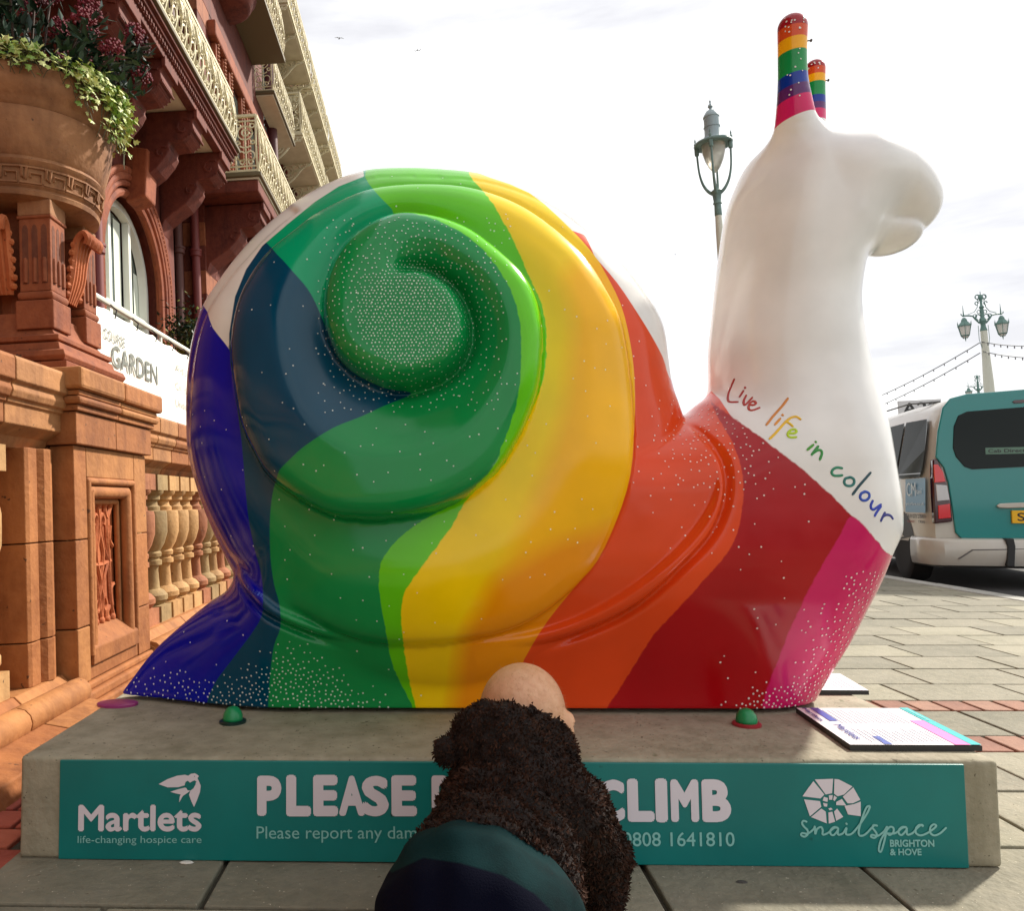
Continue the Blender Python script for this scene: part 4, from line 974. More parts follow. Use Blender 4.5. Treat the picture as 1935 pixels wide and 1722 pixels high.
M_IRON = mat('ornate_iron', lin(92, 124, 116), .5); M_LANT = mat('lantern_glass', lin(222, 218, 210), .3, trans=.2)
def ornate(label, px, dist_y, py_top, py_ref, scale_py, group):
    """seafront twin-lantern lamp; px,py of the top ornament, dist along Y; real height from the pixel span of top to arm line"""
    top = un(px, py_top, 1, dist_y, True); s = (un(px, py_top, 1, dist_y, True)[2]-un(px, py_ref, 1, dist_y, True)[2])/scale_py
    t = thing('ornate_lamp_post', label, 'lamp post', 'w', (top[0], dist_y, -3.5), group=group)
    Z = top[2]+3.5; u = lambda z: Z-z*s      # z measured down from the top in photo pixels of the near lamp
    MB().lathe([(.30*1, 0), (.30, 3.), (.26, 3.3), (.22, u(170)), (1.9*s*3.0, u(100)), (5.4*s, u(72)), (4.2*s, u(71))], 14).build('column', M_LC, t, smooth=True)
    MB().lathe([(4.4*s, u(74)), (6*s, u(72)), (4*s, u(64)), (4*s, u(60)), (6*s, u(54)), (3.2*s, u(47)), (3*s, u(30)), (4.6*s, u(28)), (2*s, u(24)), (2*s, u(4))], 12).build('shaft', M_IRON, t, smooth=True)
    k = MB()
    for sx in (-1, 1):
        X = lambda x: sx*x*s
        k.tube([(X(36), 0, u(42)), (X(24), 0, u(42.5)), (X(17), 0, u(44)), (X(13), 0, u(50)), (X(6), 0, u(58))], 1.5*s, 5)
        k.tube([(X(26), 0, u(40)), (X(14), 0, u(36)), (X(8), 0, u(28)), (X(6), 0, u(18))], .7*s, 4)
        k.ring((X(7.5), 0, u(46)), 5*s, 1.1*s, 'y', 14, 4); k.ring((X(13.5), 0, u(44)), 3.4*s, .8*s, 'y', 10, 4); k.ring((X(6), 0, u(36)), 3*s, .8*s, 'y', 10, 4)
        k.ring((X(8), 0, u(20)), 3.2*s, 1*s, 'y', 12, 4, 0, 5); k.ring((X(6), 0, u(8)), 4*s, 1.2*s, 'y', 12, 4); k.ring((X(4), 0, u(13)), 2.4*s, 1*s, 'y', 10, 4)
        k.tube([(X(36), 0, u(42)), (X(38), 0, u(41)), (X(38.5), 0, u(38))], .9*s, 4)
        k.tube([(X(34), 0, u(44)), (X(34), 0, u(22))], [1.4*s, .25*s], 6)
        k.tube([(X(9), 0, u(62)), (X(9.5), 0, u(88)), (X(5), 0, u(108))], .5*s, 4)
    k.sphere((0, 0, u(9)), 5*s, 10, 6, 1, .5, 1.2); k.tube([(0, 0, u(4)), (0, 0, u(-2))], .6*s, 4)
    k.build('scroll_bracket', M_IRON, t, smooth=True)
    for sx in (-1, 1):
        cx = sx*34*s
        lt = MB().lathe([(2.2*s, u(46)), (5*s, u(50)), (5.5*s, u(53)), (9.5*s, u(58)), (11.5*s, u(60)), (11.5*s, u(62.5))][::-1], 6, (cx, 0, 0)).build('lantern', M_IRON, t)
        MB().lathe([(4*s, u(84)), (7*s, u(79.5)), (10.5*s, u(62))], 6, (cx, 0, 0)).build('glazing', M_LANT, lt)
        k = MB()
        for i in range(6):
            a = i*math.pi/3; ca, sa = math.cos(a), math.sin(a)
            k.tube([(cx+ca*11*s, sa*11*s, u(62)), (cx+ca*7.3*s, sa*7.3*s, u(79.5)), (cx+ca*3*s, sa*3*s, u(85))], .55*s, 4); k.tube([(cx+ca*11.5*s, sa*11.5*s, u(62)), (cx+ca*12*s, sa*12*s, u(53))], [.8*s, .15*s], 4)
        k.lathe([(7*s, u(80.5)), (8*s, u(79.5)), (7*s, u(78.5))], 6, (cx, 0, 0)); k.tube([(cx, 0, u(84)), (cx, 0, u(91))], [1.6*s, .2*s], 5)
        k.build('glazing_bar', M_IRON, lt)
    return t
ornate('ornate twin-lantern seafront lamp post with bulb strings tied to it', 1852, 38., 553, 593, 40., 'ornate seafront lamp posts')
ornate('ornate twin-lantern lamp post peeping over the van roof', 1846, 76., 708, 729, 40., 'ornate seafront lamp posts')
# strings of bulbs between the posts
M_WIRE = mat('wire', (.05, .05, .05), .6); M_BULB = mat('bulb', (.10, .09, .09), .3)
def bulb_string(label, A, Bp, sag, n):
    a = np.array(A); b_ = np.array(Bp); ts = np.linspace(0, 1, 40)
    pts = [a+(b_-a)*t-np.array([0, 0, sag*4*t*(1-t)]) for t in ts]
    g = thing('bulb_string', label, 'cable', 'w', tuple(a), group='strings of bulbs between the seafront lamps')
    MB().tube([p-a for p in pts], .022, 4).build('wire', M_WIRE, g)
    k = MB()
    for i in range(1, n):
        t = i/n; p = a+(b_-a)*t-np.array([0, 0, sag*4*t*(1-t)])-a; k.lathe([(1e-5, -.13), (.028, -.10), (.028, -.07), (.02, -.03), (.02, 0)], 6, tuple(p))
    tag(k.build('bulbs', M_BULB, g), kind='stuff')
lw = lambda px, py, y: un(px, py, 1, y, True)
bulb_string('upper string of bulbs sloping down behind the snail\'s neck', lw(1851, 648, 38.), lw(1480, 800, 66.), .8, 26)
bulb_string('lower string of bulbs sloping down behind the snail\'s neck', lw(1852, 667, 38.), lw(1480, 818, 66.), .8, 26)
bulb_string('upper string of bulbs leading from the lamp post across the van roof', lw(1855, 646, 38.), lw(2300, 560, 22.), .7, 24)
bulb_string('lower string of bulbs leading from the lamp post across the van roof', lw(1857, 664, 38.), lw(2300, 600, 22.), .7, 24)
# road sign behind the van
p = lw(1735, 768, 16.)
rs = thing('road_sign', 'white road sign board with black numerals behind the van roof', 'sign', 'w', (p[0], 16., p[2]))
MB().box(-.42, .50, 0, .03, -.35, .14).build('board', mat('sign_paper', lin(214, 214, 214), .4), rs, bevel=.005)
text_fit('lettering', 'A23', mat('sign_black', (.02, .02, .02), .5), rs, (-.34, -.003, -.16), (1, 0, 0), (0, 0, 1), .74, .25, .02, .001)
gz2 = float((GM @ Vector((p[0], 16., -.12))).z)-p[2]
k = MB(); k.tube([(0, .06, gz2), (0, .06, .1)], .04, 8); k.build('pole', M_LG, rs)
# gulls
def gull(label, px, py, d, w, tilt, sgn):
    p = un(px, py, 1, d, True); g = thing('gull', label, 'bird', 'w', tuple(p), tilt, 'gulls in the sky'); s = w
    k = MB().lathe([(1e-5, -.3*s), (.05*s, -.2*s), (.075*s, 0), (.05*s, .2*s), (1e-5, .28*s)], 8, (0, 0, 0), 1); k.build('body', mat('gull_grey', (.25, .25, .26), .7), g, smooth='all')
    for sx in (-1, 1):
        P = [(0, .07, .02), (.28, .10, .12*sgn+.02), (.62, .0, .02), (.60, -.08, .01), (.26, -.08, .11*sgn), (0, -.1, .0)]
        MB().add([(sx*x*s, y*s, z*s) for x, y, z in P]+[(sx*x*s, y*s, z*s-.012*s) for x, y, z in P], [(0, 1, 4, 5), (1, 2, 3, 4), (11, 10, 7, 6), (10, 9, 8, 7), (0, 6, 7, 1), (1, 7, 8, 2), (2, 8, 9, 3), (3, 9, 10, 4), (4, 10, 11, 5)]).build('wing', mat('gull_wing', (.33, .33, .34), .7), g)
gull('gull gliding close beside the hotel\'s top balconies', 641, 72, 60., .62, .3, 1)
gull('gull flying above the top of the snail shell', 789, 94, 70., .62, -.2, -1)
gull('small gull in the gap between shell and neck', 1276, 481, 90., .36, .8, 1)
# ================================================================ hotel, balustrade, urn (upright frame)
def terra(n, c, k=1.): return mat(n, lin(*c, k), .8, noise=((3.5, lin(max(0, c[0]-40), max(0, c[1]-34), max(0, c[2]-26), k), .65), (18, lin(min(255, c[0]+18), min(255, c[1]+16), min(255, c[2]+12), k), .45)), bump=(45, .35),
                                  speck=(38, lin(c[0]//2, c[1]//2, c[2]//2), .70), streak=(lin(max(0, c[0]-70), max(0, c[1]-60), max(0, c[2]-45)), .55))
M_BUFF = [terra('buff_terracotta_%d' % i, c) for i, c in enumerate([(164, 102, 52), (170, 112, 60), (152, 92, 45), (172, 118, 70)])]
M_PALEB = [terra('pale_terracotta_%d' % i, c) for i, c in enumerate([(180, 138, 88), (160, 100, 64), (158, 130, 86), (184, 140, 88)])]
M_ORN = terra('carved_terracotta', (178, 96, 50)); M_URN = terra('urn_terracotta', (150, 102, 64)); M_PED = terra('pedestal_terracotta', (138, 72, 36))
M_RED = terra('red_terracotta', (106, 42, 25)); M_RED2 = terra('red_brick_face', (104, 43, 27)); M_BAND = terra('stone_band', (150, 86, 52)); M_DARKB = terra('dark_brick', (58, 28, 22))
M_PIPE = mat('painted_pipe', lin(116, 48, 44), .55); M_SOFF = mat('soffit_cream', lin(214, 200, 172), .7, noise=(4, lin(186, 170, 140), .5))
M_CREAM = mat('iron_cream', lin(214, 204, 170), .6, noise=(8, lin(176, 164, 128), .5)); M_OLIVE = mat('gutter_olive', lin(96, 84, 56), .6)
M_SASH = mat('sash_white', lin(226, 228, 218), .5); M_PANE = mat('window_pane', (.05, .075, .065), .06, spec=.8); M_CURT = mat('curtain', lin(206, 214, 200), .8)
# ---------------- balustrade
XP = -1.35
bal = thing('balustrade', 'buff terracotta balustrade with a carved pier in front of the hotel', 'balustrade', 'w')
rb = random.Random(5)
GZ = -.03
def block_run(y0, y1, prof, L, name, mats, gap=.003):
    """course of stone blocks along Y with the given (x,z) section"""
    y = y0
    while y < y1-.02:
        e = min(y+L*rb.uniform(.85, 1.15), y1)
        if y1-e < .1: e = y1
        d = rb.uniform(-.0015, .0015)
        MB().prism([(x+d, z) for x, z in prof], 1, y+gap, e-gap).build(name, rb.choice(mats), bal, bevel=.004); y = e
def coping(y0, y1, x, back, zt):
    """x = front face of the frieze below"""
    block_run(y0, y1, [(back, zt), (x+.055, zt), (x+.06, zt-.012), (x+.06, zt-.075), (x+.045, zt-.085), (x+.045, zt-.09), (x+.05, zt-.105), (x+.042, zt-.125), (x+.03, zt-.13), (x+.03, zt-.14), (x+.02, zt-.145), (x+.02, zt-.205), (x-.03, zt-.235), (x-.05, zt-.27), (back+.05, zt-.27), (back, zt-.24)], .30, 'coping_block', M_BUFF[:4])
XB = XP-.075
coping(-6, 1.065, XB+.02, XB-.36, 1.205); coping(1.775, 6.2, XB, XB-.36, 1.10+.06)
block_run(-6, 1.065, [(XB-.30, .16), (XB+.02, .16), (XB+.05, .13), (XB+.09, .11), (XB+.10, .08), (XB+.24, .05), (XB+.255, -.02), (XB+.255, GZ-.3), (XB-.30, GZ-.3)], .55, 'base_block', M_BUFF[:3])
block_run(1.775, 6.2, [(XB-.30, .175), (XB+.02, .175), (XB+.05, .14), (XB+.09, .12), (XB+.10, .08), (XB+.24, .05), (XB+.255, -.02), (XB+.255, GZ-.3), (XB-.30, GZ-.3)], .55, 'base_block', M_BUFF[:3])
# torus moulding that bulges forward at the foot
for y0, y1 in ((-1.2, 1.07), (1.78, 6.2)):
    y = y0
    while y < y1-.05:
        e = min(y+.62, y1); MB().lathe([(.045, y+.003), (.047, y+.008), (.047, e-.008), (.045, e-.003)], 12, (XB+.075, 0, .10), 1).build('base_torus', M_BUFF[1], bal, smooth=True); y = e
# balusters: square-cut vases
BPROF = [(.062, .0), (.062, .085), (.05, .09), (.066, .115), (.066, .14), (.05, .165), (.036, .175), (.034, .19), (.030, .28), (.034, .30), (.046, .305), (.046, .33), (.036, .335), (.036, .345), (.044, .35), (.046, .37), (.040, .38), (.058, .42), (.072, .48), (.073, .53), (.073, .58), (.070, .60), (.045, .605), (.045, .625), (.036, .635), (.034, .655), (.046, .665), (.046, .685), (.060, .70), (.064, .72), (.064, .80)]
def baluster(y, z0, z1, m, x):
    s = (z1-z0)/.80
    k = MB().lathe([(r*1.18, z0+h*s) for r, h in BPROF], 16, (x, y, 0))
    # square the plan slightly: blocks at foot and head
    k.box(x-.073, x+.073, y-.073, y+.073, z0, z0+.085*s); k.box(x-.074, x+.074, y-.074, y+.074, z1-.085*s, z1)
    return k.build('baluster', m, bal, smooth=True)
y = 1.875
for i in range(24):
    baluster(y, .175, .892, M_PALEB[[0, 1, 2, 3, 0, 3, 1, 2][i % 8]], XB-.08); y += .178
y = .66
for i in range(32):
    baluster(y, .16, .936, M_PALEB[[0, 3, 0, 2][i % 4]], XB-.06); y -= .20
# engaged half-pilaster next to the pier
for z0, z1 in ((.16, .30), (.304, .62), (.624, .937)):
    k = MB().prism([(XB-.25, .86), (XB+.005, .86), (XB+.012, .875), (XB+.012, .93), (XB-.0, .935), (XB, .94), (XB+.022, .96), (XB+.03, .985), (XB+.022, 1.015), (XB-.01, 1.03), (XB-.25, 1.03)], 2, z0, z1); k.build('engaged_pilaster', M_BUFF[0], bal, bevel=.003)
# pier
PY0, PY1 = 1.07, 1.77; PXB = XP-.62
def ring_course(y0, y1, x0, x1, z0, z1, m, name='pier_block', bv=.004): MB().box(x0, x1, y0, y1, z0, z1).build(name, m, bal, bevel=bv)
NYJ = (PY0, 1.17, 1.635, PY1)
for z0, z1, i in ((.115, .308, 0), (.312, .618, 1), (.622, .955, 2)):
    # side stones of the shaft leave an opening for the carved panel
    MB().box(PXB, XP-.09, PY0+.0015, PY1-.0015, z0, z1).build('pier_block', M_BUFF[i % 3], bal, bevel=.003)
    MB().box(XP-.088, XP, PY0, NYJ[1], z0, z1).build('pier_block', M_BUFF[(i+1) % 3], bal, bevel=.004)
    MB().box(XP-.088, XP, NYJ[2], PY1, z0, z1).build('pier_block', M_BUFF[(i+2) % 3], bal, bevel=.004)
MB().box(XP-.088, XP, NYJ[1]+.002, NYJ[2]-.002, .845, .955).build('pier_block', M_BUFF[1], bal, bevel=.004)
MB().box(XP-.088, XP-.004, NYJ[1]+.002, NYJ[2]-.002, .115, .20).build('pier_block', M_BUFF[2], bal, bevel=.004)
def panel_frame(o, r, name, x):
    y0, y1, z0, z1 = NYJ[1]+o, NYJ[2]-o, .20, .845-o
    k = MB()
    for a, b_ in (((y0, z1), (y1, z1)), ((y1, z1), (y1, z0)), ((y0, z0), (y0, z1))):
        k.tube([(x, *a), (x, *b_)], r, 10)
    k.sphere((x, y0, z1), r, 8, 6); k.sphere((x, y1, z1), r, 8, 6); k.build(name, M_BUFF[0], bal, smooth=True)
panel_frame(.014, .014, 'panel_moulding', XP-.004); panel_frame(.052, .026, 'panel_moulding', XP-.022); panel_frame(.088, .012, 'panel_moulding', XP-.045)
MB().prism([(XP-.085, .29), (XP-.05, .285), (XP+.008, .225), (XP+.008, .165), (XP-.085, .165)], 1, NYJ[1]+.01, NYJ[2]-.01)  .build('panel_sill', M_BUFF[2], bal, bevel=.005)
MB().box(XP-.087, XP-.062, NYJ[1]+.09, NYJ[2]-.09, .21, .76).build('panel_ground', M_ORN, bal)
# carved strapwork (drawn in panel coordinates u 0..1 along Y, v 0..1 up)
k = MB(); u0, u1, v0, v1 = NYJ[1]+.10, NYJ[2]-.10, .285, .755
def pc(u, v, h=.0): return (XP-.060+h, u0+(u1-u0)*u, v0+(v1-v0)*v)
def relief(P, r): k.tube([pc(*p) for p in catmull(P, 5)], r, 6)
for m_ in (0, 1):
    f = (lambda u: u) if not m_ else (lambda u: 1-u)
    for P, r in (([(.06, .02), (.16, .16), (.2, .5), (.24, .8), (.14, .92), (.04, .98)], .012), ([(.2, .5), (.34, .62), (.44, .84), (.38, .9), (.30, .86), (.33, .81)], .009), ([(.2, .5), (.36, .36), (.44, .16), (.38, .10), (.30, .14), (.34, .2)], .009),
                 ([(.5, .02), (.44, .2), (.5, .34), (.38, .56), (.5, .78), (.46, .98)], .010), ([(.02, .62), (.14, .68), (.10, .80)], .010), ([(.02, .3), (.14, .26), (.1, .12)], .010), ([(.30, .99), (.28, .9), (.2, .86)], .012), ([(.32, .0), (.30, .08), (.22, .12)], .012)):
        relief([(f(u), v) for u, v in P], r)
relief([(.12, .5), (.5, .48), (.88, .5)], .010)
for i in range(5): k.sphere(pc(.1+.2*i, .985, .002), .018, 8, 5, .8, 1, 1); k.sphere(pc(.1+.2*i, .02, .002), .018, 8, 5, .8, 1, 1)
k.build('carved_relief', M_ORN, bal, smooth=True)
# pier base and cap
for (o, z0, z1) in ((.05, -.33, .05), (.03, .05, .085), (.012, .085, .112)): ring_course(PY0-o, PY1+o, PXB, XP+o, z0, z1, M_BUFF[0], 'pier_base', .008)
for (o, z0, z1, m, bv) in ((.022, .958, 1.072, M_BUFF[2], .004), (.034, 1.075, 1.095, M_BUFF[2], .004), (.052, 1.097, 1.125, M_BUFF[2], .012), (.045, 1.127, 1.145, M_BUFF[0], .004), (.066, 1.147, 1.225, M_BUFF[1], .012)):
    for a, b_ in ((PY0-o, 1.40), (1.403, PY1+o)): ring_course(a, b_, PXB-o, XP+o, z0, z1, m if a < 1.2 else M_BUFF[(hash(z0) % 3)], 'pier_cap', bv)
# ---------------- urn on its pedestal
UX, UY = -1.70, 1.44
urn = thing('urn_planter', 'large round terracotta urn with a key-pattern band on a fluted pedestal', 'urn', 'w', (UX, UY, 1.22)); urn.scale = (.87, .87, .82)
def sq(prof, name, m, bev=.004): return MB().lathe([(r*math.sqrt(1), h) for r, h in prof], 4, (0, 0, 0), 2, False, math.pi/4, math.pi/4+2*math.pi).build(name, m, urn, bevel=bev)
S2 = math.sqrt(2)
sq([(.345*S2, 0), (.345*S2, .065)], 'step', M_PED)
sq([(.30*S2, .065), (.325*S2, .075), (.335*S2, .095), (.325*S2, .12), (.30*S2, .13)], 'step', M_PED, .003)
sq([(.295*S2, .13), (.285*S2, .165), (.27*S2, .17)], 'step', M_PED); sq([(.265*S2, .17), (.285*S2, .178), (.285*S2, .20), (.26*S2, .21)], 'step', M_PED, .003)
sq([(.255*S2, .21), (.225*S2, .25), (.205*S2, .30), (.20*S2, .33)], 'step', M_PED, .003)
for sx in (-1, 1):
    for sy in (-1, 1):
        # corner legs: stepped foot, fluted pilaster, capital
        cx, cy = sx*.165, sy*.165
        MB().box(cx-.085, cx+.085, cy-.085, cy+.085, .24, .375).build('leg_foot', M_PED, urn, bevel=.006)
        MB().lathe([(.10, .378), (.112, .39), (.112, .41), (.10, .42)], 4, (cx, cy, 0), 2, False, math.pi/4, math.pi/4+2*math.pi).build('leg_torus', M_PED, urn, bevel=.008)
        lg = MB().box(cx-.070, cx+.070, cy-.070, cy+.070, .42, .79).build('fluted_leg', M_PED, urn, bevel=.004)
        for fi in (-1, 0, 1):
            for ax in (0, 1):
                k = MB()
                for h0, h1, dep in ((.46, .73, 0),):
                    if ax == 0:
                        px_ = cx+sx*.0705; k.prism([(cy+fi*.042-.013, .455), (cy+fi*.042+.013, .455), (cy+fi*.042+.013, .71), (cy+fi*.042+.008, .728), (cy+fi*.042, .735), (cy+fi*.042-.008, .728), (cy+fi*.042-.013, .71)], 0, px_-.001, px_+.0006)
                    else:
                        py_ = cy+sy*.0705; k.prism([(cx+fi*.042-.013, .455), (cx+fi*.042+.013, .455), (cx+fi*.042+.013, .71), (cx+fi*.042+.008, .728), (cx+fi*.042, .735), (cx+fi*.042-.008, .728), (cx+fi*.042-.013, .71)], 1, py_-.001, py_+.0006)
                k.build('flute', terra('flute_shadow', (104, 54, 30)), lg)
                if ax == 0: MB().lathe([(.0001, .46), (.011, .46), (.011, .565), (.008, .575), (.0001, .58)], 8, (cx+sx*.071, cy+fi*.042, 0)).build('reed', M_PED, lg, smooth=True)
                else: MB().lathe([(.0001, .46), (.011, .46), (.011, .565), (.008, .575), (.0001, .58)], 8, (cx+fi*.042, cy+sy*.071, 0)).build('reed', M_PED, lg, smooth=True)
        MB().box(cx-.078, cx+.078, cy-.078, cy+.078, .762, .778).build('leg_fillet', M_PED, urn, bevel=.006)
        MB().box(cx-.074, cx+.074, cy-.074, cy+.074, .778, .85).build('leg_cap', M_URN, urn, bevel=.004)
MB().lathe([(.13, .25), (.13, .86)], 16).build('core', M_PED, urn)
# acanthus scrolls between the legs
for ax, sg in ((0, 1), (1, -1), (1, 1)):
    k = MB()
    def pt(a, b_, h): return (sg*(.155+b_), a, h) if ax == 0 else (a, sg*(.155+b_), h)
    for a in np.linspace(-.055, .055, 5):
        k.tube(catmull([pt(a*.7, .05, .42), pt(a, .085, .52), pt(a, .10, .62), pt(a*1.1, .12, .71), pt(a*1.2, .155, .745), pt(a*1.2, .175, .72), pt(a*1.1, .165, .69)], 4).tolist(), .017, 6)
    for i in range(7):
        for s_ in (-1, 1): k.sphere(pt(s_*(.062+.006*(i % 2)), .07+.012*i*.5, .45+.04*i), .018, 6, 4)
    k.build('acanthus_scroll', M_ORN, urn, smooth=True)
bowl = MB().lathe([(.12, .84), (.30, .845), (.33, .855), (.335, .875), (.325, .885), (.325, .89), (.335, .90), (.345, .985), (.355, .995), (.362, 1.01), (.352, 1.02), (.35, 1.03), (.358, 1.04), (.375, 1.10), (.39, 1.16), (.398, 1.22), (.392, 1.245), (.385, 1.25), (.395, 1.262), (.40, 1.275), (.408, 1.29), (.428, 1.315), (.438, 1.345), (.440, 1.36), (.436, 1.375), (.44, 1.385), (.442, 1.41), (.43, 1.43), (.39, 1.43), (.37, 1.38), (.36, 1.30)], 72).build('bowl', M_URN, urn, smooth=True)
# greek key frets round the band
k = MB(); NK = 22
for i in range(NK):
    a0 = 2*math.pi*i/NK; da = 2*math.pi/NK
    def bp(u, v): r = .335+.012*v+.004; a = a0+da*u; return (r*math.cos(a), r*math.sin(a), .905+.075*v)
    for P in ([(0, .05), (.9, .05), (.9, .62), (.45, .62), (.45, .36)], [(.1, .95), (.1, .4), (.25, .25), (.3, .95)], [(0, .98), (1, .98)]):
        k.tube([bp(*p) for p in P], .006, 4)
k.build('key_fret', M_URN, urn)
MB().lathe([(.0001, 1.38), (.385, 1.38), (.385, 1.40)], 24).build('soil', mat('soil', (.03, .02, .015), .95), urn)
# ---------------- planting
def leaf(k, p, d, up, L, W, fold=.25):
    d = d.normalized(); s = d.cross(up)
    s = s.normalized() if s.length > 1e-4 else d.orthogonal(); n = s.cross(d)
    b_ = p; t = p+d*L; m1 = p+d*L*.45+s*W-n*W*fold; m2 = p+d*L*.45-s*W-n*W*fold; c = p+d*L*.5
    k.add([b_, m1, t, m2, c], [(0, 1, 4), (1, 2, 4), (4, 2, 3), (0, 4, 3)])
rl = random.Random(11); RIM = 2.64
shrub = thing('flowering_shrub', 'dark leaved shrub with maroon flower heads growing in the urn', 'shrub', 'w', (UX, UY, 1.22+1.38*.82)); shrub.scale = (.87, .87, .9)
kd = [MB(), MB(), MB()]; kf = MB(); ks = MB()
M_LEAF = [mat('leaf_dark_%d' % i, c, .42, spec=.35) for i, c in enumerate([lin(22, 44, 32), lin(34, 58, 42), lin(58, 78, 62)])]
heads = []
for i in range(44):
    a = rl.uniform(0, 2*math.pi); r = .47*math.sqrt(rl.random()); h = .44+.22*rl.random()-.30*(r/.47)**2
    heads.append(Vector((r*math.cos(a)*1.18, r*math.sin(a)*1.18, h)))
    ks.tube([(r*.5*math.cos(a), r*.5*math.sin(a), 0), tuple(heads[-1])], .006, 4)
for i in range(2600):
    hd = rl.choice(heads); t = rl.random()**.7; base = Vector((hd.x*(.55+.45*t), hd.y*(.55+.45*t), hd.z*t))
    p = base+Vector((rl.gauss(0, .03), rl.gauss(0, .03), rl.gauss(0, .02))); d = Vector((hd.x, hd.y, .25))*.8+Vector((rl.gauss(0, .5), rl.gauss(0, .5), rl.gauss(.1, .5)))
    leaf(rl.choice(kd), p, d, Vector((rl.gauss(0, .3), rl.gauss(0, .3), 1)), rl.uniform(.05, .085), rl.uniform(.010, .016))
for m_, k in zip(M_LEAF, kd): tag(k.build('foliage', m_, shrub), kind='stuff')
ks.build('stems', mat('stem', (.05, .03, .02), .8), shrub)
M_FLO = [mat('flower_maroon', lin(112, 26, 40), .7), mat('flower_wine', lin(78, 18, 30), .7)]
for i, hd in enumerate(heads):
    if hd.z < .12 or i % 8 == 7: continue
    k = MB()
    for j in range(95):
        v = Vector((rl.gauss(0, 1), rl.gauss(0, 1), abs(rl.gauss(0, 1))+.1)).normalized(); q = hd+Vector((v.x*.058, v.y*.058, v.z*.075))*rl.uniform(.5, 1)
        k.sphere(tuple(q), .0075, 5, 3)
    k.build('flower_head', M_FLO[i % 2], shrub)
ivy = thing('trailing_ivy', 'variegated green and cream ivy spilling over the urn rim', 'ivy', 'w', (UX, UY, 1.22+1.43*.82)); ivy.scale = (.87, .87, .9)
ki = [MB(), MB(), MB()]; kst = MB()
def ivyleaf(k, p, d, up, L):
    d = d.normalized(); s = d.cross(up); s = s.normalized() if s.length > 1e-4 else d.orthogonal(); n = s.cross(d)
    pts = [p, p+s*L*.45+d*L*.1, p+s*L*.28+d*L*.4, p+s*L*.42+d*L*.62, p+s*L*.13+d*L*.7, p+d*L, p-s*L*.13+d*L*.7, p-s*L*.42+d*L*.62, p-s*L*.28+d*L*.4, p-s*L*.45+d*L*.1]
    c = p+d*L*.45+n*L*.1; k.add(pts+[c], [(i, (i+1) % 10, 10) for i in range(10)])
for i in range(180):
    a = rl.uniform(-2.9, 1.6); right = math.exp(-((a-.0)/.6)**2)
    drop = rl.uniform(.02, .08)+right*rl.uniform(0, .32); r0 = .41
    P = []
    for j in range(9):
        t = j/8; rr = r0+.055*math.sin(min(1, t*1.6)*1.57)-.03*max(0, t-.5); zz = .05*math.sin(t*3.14)*(1-right*.5)-drop*max(0, t-.2); P.append(Vector((rr*math.cos(a+.08*math.sin(t*5+i)), rr*math.sin(a+.08*math.sin(t*5+i)), zz)))
    kst.tube([tuple(p) for p in P], .002, 3)
    for j in range(int(9+right*12)):
        t = rl.random(); p = P[min(8, int(t*8))]+Vector((rl.gauss(0, .018), rl.gauss(0, .018), rl.gauss(0, .018)+.012)); o_ = Vector((math.cos(a), math.sin(a), 0))
        ivyleaf(rl.choice(ki), p, o_*.4+Vector((rl.gauss(0, .5), rl.gauss(0, .5), rl.gauss(-.3, .5))), o_*1.2+Vector((rl.gauss(0, .4), rl.gauss(0, .4), .8)), rl.uniform(.022, .042))
for c, k in zip([(120, 150, 62), (172, 186, 96), (196, 200, 130)], ki): tag(k.build('foliage', mat('ivy_%d' % c[0], lin(*c), .5), ivy), kind='stuff')
kst.build('stems', mat('ivy_stem', (.08, .07, .03), .8), ivy)
# ---------------- banner behind the balustrade
XBN = -1.62
bn = thing('banner', 'white vinyl banner advertising a three course menu tied above the balustrade', 'banner', 'w')
by0, by1 = 1.74, 4.6; bz0, bz1 = 1.20, 1.70
k = MB(); NX, NZ_ = 60, 10; vs = []
for i in range(NX+1):
    for j in range(NZ_+1):
        u = i/NX; v = j/NZ_; y = by0+(by1-by0)*u
        sag = .018*abs(math.sin(u*9*math.pi/1.0))*v; x = XBN+.0018*math.sin(u*17+v*2)+.001*math.sin(u*41)*(1-v)+.001*math.sin(v*7+u*11)
        vs.append((x, y, bz0+(bz1-bz0)*v-sag+.02*u))
k.add(vs, [(i*(NZ_+1)+j, (i+1)*(NZ_+1)+j, (i+1)*(NZ_+1)+j+1, i*(NZ_+1)+j+1) for i in range(NX) for j in range(NZ_)])
o = k.build('vinyl_sheet', mat('banner_white', lin(244, 242, 232), .5), bn, smooth='all'); so = o.modifiers.new('s', 'SOLIDIFY'); so.thickness = .002; so.offset = -1
M_BINK = mat('banner_ink', lin(110, 114, 106), .6); M_BINK2 = mat('banner_grey', lin(168, 168, 160), .6)
def ban_text(s, m, P0, P1, bold):
    a = un(*P0, 0, XBN+.0045, True); b_ = un(*P1, 0, XBN+.0045, True)
    text_fit('lettering', s, m, bn, (XBN+.0045, a[1], a[2]), (0, 1, 0), (0, 0, 1), b_[1]-a[1], abs(b_[2]-a[2]), bold, .001)
ban_text('3 COURSE', M_BINK, (187, 634), (236, 640), .008)
ban_text('GARDEN', M_BINK, (212, 692), (297, 692), .012)
for s_, y_ in (('Adults', 700), ('Children', 735), ('Under 5s', 768)):
    a = un(332, y_, 0, XBN+.0045, True); text_fit('lettering', s_, M_BINK2, bn, (XBN+.0045, a[1], a[2]), (0, 1, 0), (0, 0, 1), .38, .045, 0, .001)
k = MB()
